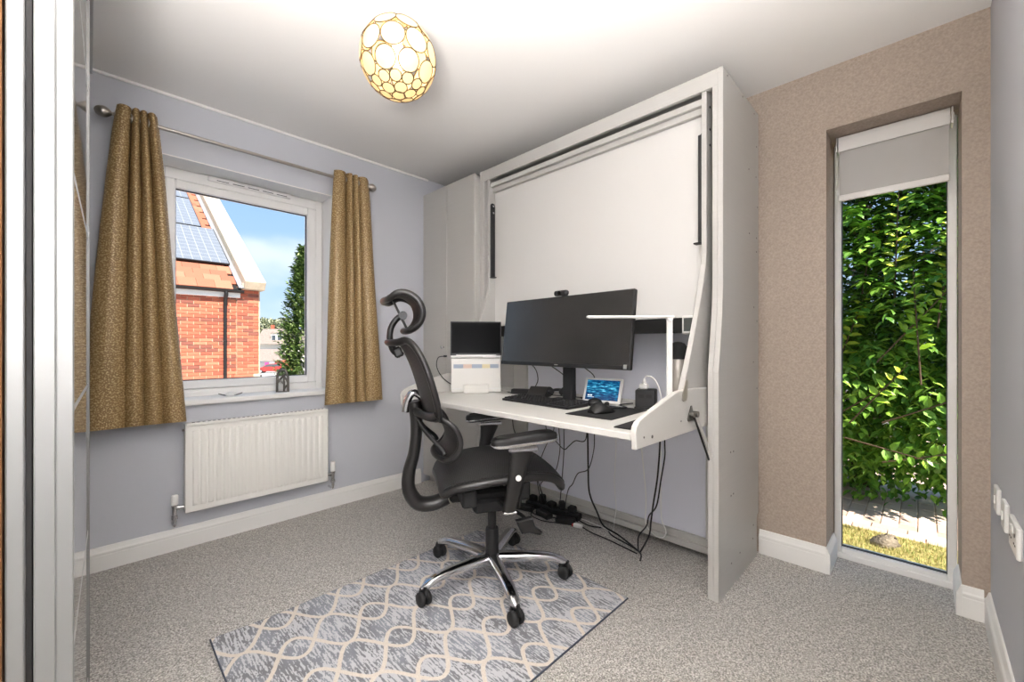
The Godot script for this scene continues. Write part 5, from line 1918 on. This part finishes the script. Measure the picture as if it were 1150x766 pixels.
# ------------------------------------------------------------------ outside, left window
func build_house():
	var X := -11.3
	var t := thing("brick_house", "red brick house with terracotta roof outside the left window", "house", V(X, GROUND, -0.5))
	var off := t.position
	var eaves := 2.26
	# wall core in mortar colour, brick pier at the right end
	var st := news()
	bb(st, V(X - 5.0, GROUND, 2.5) - off, V(X - 0.012, 2.24, -2.39) - off, 0.0)
	bb(st, V(X - 5.0, GROUND, -2.39) - off, V(X + 0.043, 2.42, -2.86) - off, 0.0)
	obj("wall", st, M.mortar, t)
	# bricks: those in view one by one, the rest together
	var variants := []
	for v in 3:
		var s := news()
		bx(s, Vector3.ZERO, V(0.03, 0.065, 0.215 - 0.002 * v), 0.004)
		variants.append(commit(s))
	var half := news()
	bx(half, Vector3.ZERO, V(0.03, 0.065, 0.1025), 0.004)
	var half_m := commit(half)
	rng.seed = 5
	var rest := []
	var count := 0
	for row in 36:
		var y := GROUND + 0.0375 + 0.075 * row
		if y > 2.20: break
		for k in 22:
			var z := 2.45 - 0.225 * k - (0.1125 if row % 2 == 1 else 0.0)
			if z < -2.46 + 0.10: continue
			var v: int = rng.randi() % 3
			var mi: int = rng.randi() % 6
			if z < -0.75 and y > 0.40 and count < 232:
				var o := inst("brick", variants[v], M.bricks[mi], t)
				o.position = V(X - 0.012, y, z) - off
				count += 1
			else:
				rest.append(Transform3D(Basis(), V(X - 0.012, y, z) - off))
		if row % 2 == 1:
			var hb := inst("brick", half_m, M.bricks[rng.randi() % 6], t)
			hb.position = V(X - 0.012, y, -2.335) - off
	for row in 38:
		var y := GROUND + 0.0375 + 0.075 * row
		if y > 2.40: break
		for k in 2:
			var mi: int = rng.randi() % 6
			var z := -2.502 - 0.225 * k
			if row % 2 == 1:
				# header, stretcher
				z = -2.445 if k == 0 else -2.615
			if y > 0.45:
				var o := inst("brick", half_m if row % 2 == 1 and k == 0 else variants[0], M.bricks[mi], t)
				o.position = V(X + 0.043, y, z) - off
			else:
				rest.append(Transform3D(Basis(), V(X + 0.043, y, z) - off))
			if row % 2 == 1 and k == 1 and y > 0.45:
				var o2 := inst("brick", half_m, M.bricks[(mi + 2) % 6], t)
				o2.position = V(X + 0.043, y, -2.78) - off
	multi("distant_bricks", variants[0], rest, M.bricks[1], t, [])
	# roof slope: rises away from us at 32.5 degrees
	var sl := deg_to_rad(32.5)
	var up := V(-cos(sl), sin(sl), 0)
	var nr := V(sin(sl), cos(sl), 0)
	var e0 := V(X + 0.16, eaves + 0.10, 0)
	st = news()
	var bs := Basis(up, nr, V(0, 0, 1) * -1.0)
	bx(st, e0 + up * 4.6 + V(0, 0, 0.05) - nr * 0.06 - off, V(9.2, 0.08, 5.0), 0.0, bs)
	obj("roof_deck", st, M.gap, t)
	var tile := news()
	bx(tile, Vector3.ZERO, V(0.335, 0.036, 0.324), 0.004)
	var tile_m := commit(tile)
	var tilt := Basis(V(0, 0, 1), 0.10)
	var many := []
	rng.seed = 8
	var nt := 0
	for r in 30:
		for k in 16:
			var z := 2.45 - 0.327 * k - (0.16 if r % 2 == 1 else 0.0)
			if z < -2.36: continue
			var p := e0 + up * (0.12 + 0.265 * r) + nr * 0.012 + V(0, 0, z)
			var b := bs * tilt
			var near: bool = z < -0.6 and (r < 4 or (z < -1.45 and r < 16) or r > 9 and r < 22)
			if near and nt < 150:
				var o := inst("roof_tile", tile_m, M.tiles[rng.randi() % 4], t)
				o.transform = Transform3D(b, p - off)
				nt += 1
			else:
				many.append(Transform3D(b, p - off))
	multi("distant_tiles", tile_m, many, M.tiles[0], t, [])
	# coping along the gable, lead flashing beside it
	st = news()
	bx(st, e0 + up * 4.55 + nr * 0.16 + V(0, 0, -2.70) - off, V(9.3, 0.20, 0.42), 0.01, bs)
	bb(st, V(X - 0.12, 2.36, -2.47) - off, V(X + 0.20, 2.50, -2.93) - off, 0.01)
	obj("coping", st, M.stone, t)
	st = news()
	bx(st, e0 + up * 4.55 + nr * 0.055 + V(0, 0, -2.45) - off, V(9.2, 0.02, 0.12), 0.002, bs)
	obj("lead_flashing", st, M.lead, t)
	# fascia, gutter, downpipe
	st = news()
	bb(st, V(X + 0.01, eaves - 0.10, 2.5) - off, V(X + 0.10, eaves + 0.06, -2.45) - off, 0.004)
	obj("fascia", st, M.white_paint, t)
	st = news()
	var g := []
	for k in 9:
		var a := PI * k / 8.0
		g.append(V(X + 0.175 - cos(a) * 0.06, eaves + 0.065 - sin(a) * 0.06, 0))
	var rowsg := []
	for p in g: rowsg.append([p + V(0, 0, 2.5) - off, p + V(0, 0, -2.50) - off])
	sheet(st, rowsg, 0.006)
	obj("gutter", st, M.black, t)
	st = news()
	tube(st, smooth_path([V(X + 0.175, eaves + 0.02, -2.16) - off, V(X + 0.175, eaves - 0.05, -2.16) - off, V(X + 0.09, eaves - 0.17, -2.16) - off, V(X + 0.07, eaves - 0.28, -2.16) - off], 4), 0.04, 10)
	cyl(st, V(X + 0.07, eaves - 0.26, -2.16) - off, V(X + 0.07, GROUND + 0.05, -2.16) - off, 0.036, 12)
	obj("downpipe", st, M.black, t)
	# solar panels in two rows on the roof
	var pan := [[1.10, -1.86, 1.10], [1.10, -0.74, 1.10], [3.42, -1.60, 1.10], [3.42, -0.48, 1.10], [5.74, -1.60, 1.10]]
	var says := ["blue grey solar panel nearest the gutter and gable on the brick house roof", "blue grey solar panel at the left of the lower row on the brick house roof", "blue grey solar panel in the upper row on the brick house roof", "blue grey solar panel at the left of the upper row on the brick house roof", "highest blue grey solar panel on the brick house roof"]
	for i in pan.size():
		var s: Array = pan[i]
		var at: Vector3 = e0 + up * (s[0] + 1.13) + nr * 0.10 + V(0, 0, s[1])
		var pt := thing("solar_panel", says[i], "solar panel", at, 0.0, "solar panels on the brick house roof")
		pt.basis = bs
		st = news()
		bb(st, V(-1.13, -0.02, -0.55), V(1.13, 0.015, 0.55), 0.004)
		obj("frame", st, M.solar_frame, pt)
		var q := QuadMesh.new()
		q.size = Vector2(1.06, 2.22)
		var f := inst("cells", q, M.solar, pt)
		f.transform = Transform3D(Basis(V(0, 0, 1), V(1, 0, 0), V(0, 1, 0)), V(0, 0.0165, 0))

func multi(called: String, mesh: Mesh, xfs: Array, m: Material, parent: Node, cols: Array) -> MultiMeshInstance3D:
	var mm := MultiMesh.new()
	mm.transform_format = MultiMesh.TRANSFORM_3D
	mm.use_colors = cols.size() > 0
	mm.mesh = mesh
	mm.instance_count = xfs.size()
	for i in xfs.size():
		mm.set_instance_transform(i, xfs[i])
		if cols.size(): mm.set_instance_color(i, cols[i])
	var o := MultiMeshInstance3D.new()
	o.multimesh = mm
	o.material_override = m
	o.name = numbered(called) if parent == self else called
	o.set_meta("kind", "stuff")
	parent.add_child(o, true)
	return o

func leaf_mesh(l: float, w: float) -> ArrayMesh:
	# a pointed leaf folded along its midrib, along +x
	var st := news()
	st.set_smooth_group(-1)
	var mid := [V(0, 0, 0), V(l * 0.35, -0.02 * l, 0), V(l * 0.7, -0.05 * l, 0), V(l, -0.16 * l, 0)]
	for s in [-1.0, 1.0]:
		var a := V(l * 0.30, 0.06 * l, s * w * 0.5)
		var b := V(l * 0.65, 0.03 * l, s * w * 0.42)
		tri(st, mid[0], a, mid[1], Vector3.UP)
		quad(st, mid[1], a, b, mid[2], Vector3.UP)
		tri(st, mid[2], b, mid[3], Vector3.UP)
	return commit(st)

func leaf_turn(out: Vector3) -> Basis:
	# leaves hang outwards and a little down
	var x := (out + V(rng.randf_range(-0.7, 0.7), rng.randf_range(-0.75, 0.15), rng.randf_range(-0.7, 0.7))).normalized()
	var up := (Vector3.UP + V(rng.randf_range(-0.5, 0.5), 0, rng.randf_range(-0.5, 0.5)) + out * 0.35).normalized()
	var z := x.cross(up).normalized()
	return Basis(x, z.cross(x), z)

func build_near_tree():
	var c := V(-0.45, 2.05, -5.6)
	var t := thing("garden_tree", "dense bright green hornbeam close outside the tall window", "tree", V(c.x, GROUND, c.z))
	var off := t.position
	rng.seed = 21
	var st := news()
	tube(st, smooth_path([V(0, 0, 0), V(0.03, 0.8, 0.02), V(-0.02, 1.8, 0), V(0.02, 3.2, 0.03), V(0, 4.6, 0)], 4), [0.11, 0.10, 0.095, 0.09, 0.085, 0.08, 0.075, 0.07, 0.065, 0.06, 0.05, 0.045, 0.04, 0.03, 0.025, 0.02, 0.012], 10)
	obj("trunk", st, M.bark, t)
	st = news()
	for k in 46:
		var a := rng.randf() * TAU
		var y := rng.randf_range(0.5, 4.2)
		var r := 1.35 * sqrt(max(0.1, 1.0 - pow((y - 2.1) / 2.7, 2)))
		var d := V(cos(a), 0.45, sin(a))
		tube(st, smooth_path([V(0, y * 0.9, 0), V(d.x * r * 0.4, y * 0.9 + 0.22, d.z * r * 0.4), V(d.x * r * 0.85, y * 0.9 + 0.50 + rng.randf() * 0.2, d.z * r * 0.85)], 3), [0.02, 0.018, 0.015, 0.012, 0.009, 0.006, 0.004], 5)
	obj("branches", st, M.bark, t)
	# crown: leaves in overlapping sprays over an uneven shell
	var lm := leaf_mesh(0.088, 0.050)
	var n := noise(77, 1.1, FastNoiseLite.TYPE_SIMPLEX_SMOOTH, 2)
	var xfs := []
	var cols := []
	for s in 14000:
		var u := rng.randf() * 2.0 - 1.0
		var a := rng.randf() * TAU
		var dir := V(sqrt(1.0 - u * u) * cos(a), u, sqrt(1.0 - u * u) * sin(a))
		if dir.z < -0.1 or dir.x < -0.75 or dir.x > 0.95: continue
		var rad := V(1.62, 2.32, 1.55)
		var k := 0.93 + 0.16 * n.get_noise_3dv(dir * 2.2)
		var depth := pow(rng.randf(), 1.7) * 0.55
		var p := c + V(dir.x * rad.x, dir.y * rad.y, dir.z * rad.z) * (k - depth)
		if p.y < GROUND + 0.22: continue
		# one spray: a twig with alternate leaves
		var tw := (dir * V(1, 0.5, 1) + V(rng.randf_range(-0.5, 0.5), rng.randf_range(-0.35, 0.25), rng.randf_range(-0.5, 0.5))).normalized()
		var sd := tw.cross(Vector3.UP).normalized()
		var tone := rng.randf()
		for i in 9:
			var q := p + tw * (i * 0.034) + V(0, -0.0035 * i * i * 0.3, 0)
			var out := (tw * 0.55 + sd * (1.0 if i % 2 == 0 else -1.0)).normalized()
			var b := leaf_turn(out).scaled(Vector3.ONE * rng.randf_range(0.72, 1.12))
			xfs.append(Transform3D(b, q - off))
			var g := rng.randf() * 0.5 + tone * 0.5
			cols.append(Color(0.06, 0.18, 0.018).lerp(Color(0.36, 0.60, 0.08), g * g))
	multi("foliage", lm, xfs, M.leaf, t, cols)
	# bright young shoots with larger leaves standing out of the crown, leaf by leaf
	var big := leaf_mesh(0.085, 0.046)
	var shoots := [[V(-0.14, 1.62, -4.12), V(0.03, 1.0, 0.03), 0.62, 2], [V(-0.30, 1.72, -4.2), V(0.14, 1.0, 0.0), 0.30, 1], [V(-0.02, 1.05, -4.1), V(-0.05, 1.0, 0.08), 0.55, 1], [V(-0.46, 1.02, -4.25), V(0.32, 1.0, 0.05), 0.50, 2], [V(-0.10, 1.15, -4.1), V(0.55, 0.75, 0.05), 0.55, 1], [V(0.10, 1.45, -4.2), V(0.10, 1.0, 0.0), 0.62, 2], [V(-0.26, 0.68, -4.1), V(0.5, 0.7, 0.1), 0.32, 1], [V(0.0, 0.62, -4.15), V(0.8, 0.45, 0.1), 0.36, 3], [V(-0.40, 0.60, -4.15), V(0.6, 0.5, 0.1), 0.30, 3], [V(0.02, 0.30, -4.1), V(0.8, 0.3, 0.1), 0.34, 3], [V(-0.20, 0.32, -4.1), V(0.7, -0.1, 0.2), 0.30, 3]]
	st = news()
	for s in shoots:
		var p0: Vector3 = s[0]
		var d: Vector3 = s[1].normalized()
		var L: float = s[2]
		tube(st, [p0 - d * 0.25 - off, p0 - off, p0 + d * L * 0.5 - off, p0 + d * L - off], [0.006, 0.005, 0.004, 0.0015], 6)
		var nl := int(L / 0.036)
		for i in nl:
			var f := float(i) / nl
			var q := p0 + d * (i * 0.036)
			var sgn := 1.0 if i % 2 == 0 else -1.0
			var side := d.cross(V(0.15, 0.1, 1)).normalized()
			var x := (side * sgn + d * 0.45 + V(0, 0.05, 0.25 * rng.randf())).normalized()
			var z := x.cross((V(0, 0.8, 0.7) + V(rng.randf_range(-0.2, 0.2), 0, 0)).normalized()).normalized()
			var o := inst("leaf", big, M.shoot_leaf[s[3] if f < 0.55 else (0 if s[3] != 3 else 1)], t)
			o.transform = Transform3D(Basis(x, z.cross(x), z).scaled(Vector3.ONE * lerpf(1.12, 0.6, f)), q - off)
	obj("shoot_stems", st, M.bark, t)

func build_garden():
	var st := news()
	bb(st, V(-3.4, GROUND - 0.3, -3.0), V(3.0, GROUND, -4.24), 0.0)
	structure("ground_lawn", "strip of dry yellow green lawn outside the tall window", st, M.soil)
	st = news()
	bb(st, V(-3.4, GROUND - 0.3, -4.24), V(3.0, GROUND - 0.012, -9.5), 0.0)
	var pv := structure("ground_paving", "pinkish block paving beyond the lawn", st, M.joint_sand)
	st = news()
	bb(st, V(-14, GROUND - 0.9, 30), V(-3.07, GROUND - 0.02, -3.0), 0.0)
	bb(st, V(-14, GROUND - 0.9, -3.0), V(-3.4, GROUND - 0.02, -9.5), 0.0)
	structure("ground_drive", "pale drive outside the left window", st, M.tarmac)
	# blades of grass
	rng.seed = 31
	var bl := news()
	tri(bl, V(-0.0022, 0, 0), V(0.0022, 0, 0), V(0.0, 0.026, 0.006), V(0, 0, 1))
	var bm := commit(bl)
	var xfs := []
	var cols := []
	for k in 26000:
		var p := V(rng.randf_range(-1.1, 0.75), GROUND, rng.randf_range(-3.1, -4.22))
		var b := Basis(Vector3.UP, rng.randf() * TAU) * Basis(V(1, 0, 0), rng.randf_range(-0.7, 0.7))
		xfs.append(Transform3D(b.scaled(Vector3.ONE * rng.randf_range(0.6, 1.3)), p))
		var g := rng.randf()
		cols.append(Color(0.30, 0.27, 0.09).lerp(Color(0.56, 0.47, 0.20), g) if g > 0.4 else Color(0.17, 0.24, 0.05).lerp(Color(0.36, 0.36, 0.10), g * 2.0))
	var gr := multi("lawn_grass", bm, xfs, M.grass, self, cols)
	tag(gr, "short dry grass on the lawn strip outside the tall window", "grass", "", "stuff")
	# pavers: soldier edging first, then courses running away
	var variants := []
	for v in 2:
		var s := news()
		bx(s, Vector3.ZERO, V(0.104, 0.06, 0.206), 0.006)
		variants.append(commit(s))
	var edge := news()
	bx(edge, Vector3.ZERO, V(0.206, 0.062, 0.104), 0.006)
	var edge_m := commit(edge)
	var rest := []
	var n := 0
	for k in 30:
		for r in 2:
			var x := -2.2 + 0.211 * k - (0.1 if r == 1 else 0.0)
			var p := V(x, GROUND - 0.033, -4.30 - 0.108 * r)
			if x > -0.8 and x < 0.6:
				inst("paver", edge_m, M.pavers[(k * 3 + r) % 4], pv).position = p
				n += 1
	for k in 60:
		for r in 24:
			var x := -3.0 + 0.108 * k
			var z := -4.57 - 0.210 * r - (0.105 if k % 2 == 1 else 0.0)
			var p := V(x, GROUND - 0.034, z)
			if x > -0.75 and x < 0.62 and r < 19 and n < 290:
				inst("paver", variants[0], M.pavers[(k * 7 + r * 3 + (k * r) % 5) % 4], pv).position = p
				n += 1
			elif x > -1.6 and x < 1.6:
				rest.append(Transform3D(Basis(), p))
	multi("distant_pavers", variants[0], rest, M.pavers[0], pv, [])
	# stone lying on the lawn
	var rk := thing("garden_rock", "brown grey jagged stone lying on the lawn strip", "rock", V(-0.195, GROUND, -3.98), 0.4)
	st = news()
	var nz := noise(91, 6.0, FastNoiseLite.TYPE_SIMPLEX_SMOOTH, 3)
	var rings := []
	for i in 12:
		var la := PI * i / 11.0
		var ring := PackedVector3Array()
		for k in 18:
			var lo := TAU * k / 18.0
			var d := V(sin(la) * cos(lo), cos(la), sin(la) * sin(lo))
			var q := 1.0 + 0.38 * nz.get_noise_3dv(d * 0.35)
			ring.append(V(d.x * 0.078 * q + 0.02 * d.y, max(-0.01, d.y * 0.075 * q + 0.01), d.z * 0.055 * q) + V(0.0002 * cos(lo), 0, 0.0002 * sin(lo)))
		rings.append(ring)
	loft(st, rings, true, 0)
	obj("stone", st, M.rock, rk)

# ------------------------------------------------------------------ far view through the left window
func ray_at(px: float, py: float, d: float) -> Vector3:
	# a place at forward distance d, from the photograph's own geometry
	var a := deg_to_rad(44.568)
	var u := (px - 575.0) / 468.0
	var v := (387.0 - py) / 468.0
	return V(d * (u * cos(a) - sin(a)), 1.085 + d * v, -d * (u * sin(a) + cos(a)))

func build_far():
	# sloping street
	var st := news()
	var e := [V(-13.9, -0.37, 20), V(-13.9, -0.37, -60), V(-150, -7.18, -60), V(-150, -7.18, 20)]
	quad(st, e[0], e[1], e[2], e[3], Vector3.UP)
	structure("ground_street", "pale street sloping away beyond the brick house", st, M.tarmac)
	# slender tree at the right edge of the window
	var tp := ray_at(347.0, 440.0, 15.0)
	var tr := thing("street_tree", "slender leafy tree at the right edge of the left window", "tree", V(tp.x, tp.y - 0.6, tp.z))
	rng.seed = 41
	st = news()
	tube(st, [V(0, 0, 0), V(0.05, 1.6, 0), V(0, 3.2, 0.05), V(0, 5.6, 0)], [0.10, 0.085, 0.06, 0.012], 8)
	obj("trunk", st, M.bark, tr)
	var lm := leaf_mesh(0.15, 0.085)
	var xfs := []
	var cols := []
	for k in 3000:
		var h := rng.randf()
		var y := 0.35 + 5.3 * h
		var r := (0.92 * pow(1.0 - h, 0.62) + 0.05) * (0.45 + 0.55 * sqrt(rng.randf()))
		r *= 0.85 + 0.35 * sin(h * 21.0 + k % 7)
		if h < 0.12: r *= 0.55 + h * 3.5
		var a := rng.randf() * TAU
		var p := V(cos(a) * r, y, sin(a) * r)
		var d := V(cos(a), 0.9, sin(a)).normalized()
		for i in 6:
			xfs.append(Transform3D(leaf_turn(d).scaled(Vector3.ONE * rng.randf_range(0.6, 1.1)), p + d * (i * 0.05)))
			var g := rng.randf()
			cols.append(Color(0.06, 0.12, 0.028).lerp(Color(0.25, 0.34, 0.10), g * g))
	multi("foliage", lm, xfs, M.leaf, tr, cols)
	# house with a dormer, seen between brick house and tree
	var hb := ray_at(304.0, 407.0, 68.0)
	var turn := deg_to_rad(44.568)
	var h := thing("dormer_house", "distant cream house with a grey roof and a white dormer window", "house", hb, turn)
	st = news()
	bb(st, V(-3.2, 0, -6.5), V(4.5, 3.1, -2.0), 0.0)
	obj("wall", st, M.render_cream, h)
	st = news()
	extrude(st, PackedVector2Array([Vector2(-3.0, 0), Vector2(3.0, 0), Vector2(0.4, 2.6), Vector2(-0.4, 2.6)]), Transform3D(Basis(V(0, 0, -1), V(0, 1, 0), V(1, 0, 0)), V(-3.5, 3.0, -4.2)), 8.2, 0.0)
	obj("roof", st, M.slate, h)
	st = news()
	bb(st, V(-0.9, 3.1, -4.6), V(1.1, 4.75, -1.9), 0.0)
	var dm := obj("dormer", st, M.white_paint, h)
	box_obj("dormer_roof", V(-1.05, 4.75, -4.8), V(1.25, 4.92, -1.7), M.slate, dm, 0.0)
	for x in [-0.55, 0.45]:
		var wd := box_obj("window", V(x - 0.42, 3.55, -1.92), V(x + 0.40, 4.55, -1.86), M.white_paint, h, 0.0)
		box_obj("pane", V(x - 0.34, 3.63, -1.87), V(x + 0.32, 4.47, -1.84), M.window_dark, wd, 0.0)
	st = news()
	bb(st, V(-2.3, 5.2, -4.5), V(-1.9, 6.3, -4.0), 0.0)
	obj("chimney", st, M.bricks[2], h)
	# low garage in front of it, with a banner
	var gp := ray_at(298.0, 417.5, 64.0)
	var g := thing("garage", "distant low white garage with a brown tiled roof", "garage", gp, turn)
	st = news()
	bb(st, V(-2.6, 0, -3.0), V(1.3, 1.75, -0.2), 0.0)
	obj("wall", st, M.white_paint, g)
	st = news()
	bb(st, V(1.3, 0, -3.0), V(2.7, 1.75, -0.3), 0.0)
	obj("brick_wing", st, M.bricks[1], g)
	st = news()
	extrude(st, PackedVector2Array([Vector2(-0.1, 0), Vector2(3.3, 0), Vector2(1.9, 1.75), Vector2(1.7, 1.75)]), Transform3D(Basis(V(0, 0, -1), V(0, 1, 0), V(1, 0, 0)), V(-2.9, 1.7, 0.0)), 5.4, 0.0)
	obj("roof", st, M.slate, g)
	var bn := thing("banner", "small grey and pink banner on the distant garage wall", "banner", gp + Basis(Vector3.UP, turn) * V(-0.35, 0.72, -0.15), turn)
	box_obj("grey_field", V(-0.85, 0, 0), V(0.2, 0.72, 0.04), M.grey_sign, bn, 0.0)
	box_obj("pink_field", V(0.2, 0, 0), V(0.85, 0.72, 0.04), M.pink, bn, 0.0)
	# red car
	var cp := ray_at(305.0, 419.0, 60.0)
	var car := thing("red_car", "distant red hatchback parked in front of the garage", "car", cp, turn + 0.25)
	st = news()
	var body := PackedVector2Array([Vector2(-1.9, 0.28), Vector2(-1.95, 0.62), Vector2(-1.75, 0.78), Vector2(-1.0, 0.90), Vector2(-0.35, 1.36), Vector2(0.95, 1.40), Vector2(1.65, 0.98), Vector2(1.92, 0.85), Vector2(1.95, 0.40), Vector2(1.85, 0.28)])
	extrude(st, body, Transform3D(Basis(V(1, 0, 0), V(0, 1, 0), V(0, 0, 1)), V(0, 0, -0.8)), 1.6, 0.08)
	obj("body", st, M.car_red, car)
	st = news()
	extrude(st, PackedVector2Array([Vector2(-0.85, 0.95), Vector2(-0.30, 1.30), Vector2(0.88, 1.33), Vector2(1.35, 1.0)]), Transform3D(Basis(), V(0, 0, -0.83)), 1.66, 0.02)
	obj("side_windows", st, M.window_dark, car)
	for x in [-1.2, 1.2]:
		for z in [-0.72, 0.72]:
			st = news()
			cyl(st, V(x, 0.30, z - 0.11), V(x, 0.30, z + 0.11), 0.30, 18)
			var wh := obj("wheel", st, M.tyre, car)
			st = news()
			cyl(st, V(x, 0.30, z + signf(z) * 0.10), V(x, 0.30, z + signf(z) * 0.12), 0.19, 14)
			obj("hub_cap", st, M.alu, wh)
	st = news()
	bb(st, V(-1.97, 0.58, -0.7), V(-1.88, 0.70, -0.4), 0.01)
	bb(st, V(-1.97, 0.58, 0.4), V(-1.88, 0.70, 0.7), 0.01)
	obj("headlamp", st, M.alu, car)
	# two bollards near the kerb
	for k in 2:
		var p := ray_at(290.5 + k * 2.6, 425.5, 27.0)
		var b := thing("bollard", "leftmost dark bollard beside the distant street" if k == 0 else "second dark bollard beside the distant street", "bollard", p, 0.0, "bollards by the street")
		st = news()
		cyl(st, V(0, 0, 0), V(0, 0.22, 0), 0.04, 8)
		lathe(st, [Vector2(0.045, 0.22), Vector2(0.045, 0.25), Vector2(0.0001, 0.27)], 8)
		obj("post", st, M.tyre, b)
	# tree line far behind
	for k in 4:
		var p := ray_at(289.0 + k * 10.0, 372.0, 108.0 + 5.0 * (k % 2))
		var ft := thing("far_tree", ["round olive tree far behind beside the brick house", "second round olive tree far behind the dormer house", "third olive tree far behind the dormer house roof", "rightmost olive tree far behind, next to the slender tree"][k], "tree", V(p.x, p.y - 6.0, p.z), 0.0, "trees on the far skyline")
		st = news()
		cyl(st, V(0, 0, 0), V(0, 6.0, 0), 0.3, 8, 0.18)
		obj("trunk", st, M.bark, ft)
		var fx := []
		var fc := []
		var flm := far_leaf if far_leaf else leaf_mesh(0.7, 0.48)
		far_leaf = flm
		for i in 700:
			var u := rng.randf() * 2.0 - 1.0
			var a := rng.randf() * TAU
			var d := V(sqrt(1.0 - u * u) * cos(a), u * 0.85, sqrt(1.0 - u * u) * sin(a))
			var q := d * 2.75 * pow(rng.randf(), 0.3)
			fx.append(Transform3D(leaf_turn(d), q + V(0, 6.6 + 0.6 * (k % 2), 0)))
			var gg := rng.randf()
			fc.append(Color(0.16, 0.19, 0.10).lerp(Color(0.42, 0.44, 0.30), gg))
		multi("foliage", flm, fx, M.leaf_far, ft, fc)

var far_leaf: ArrayMesh
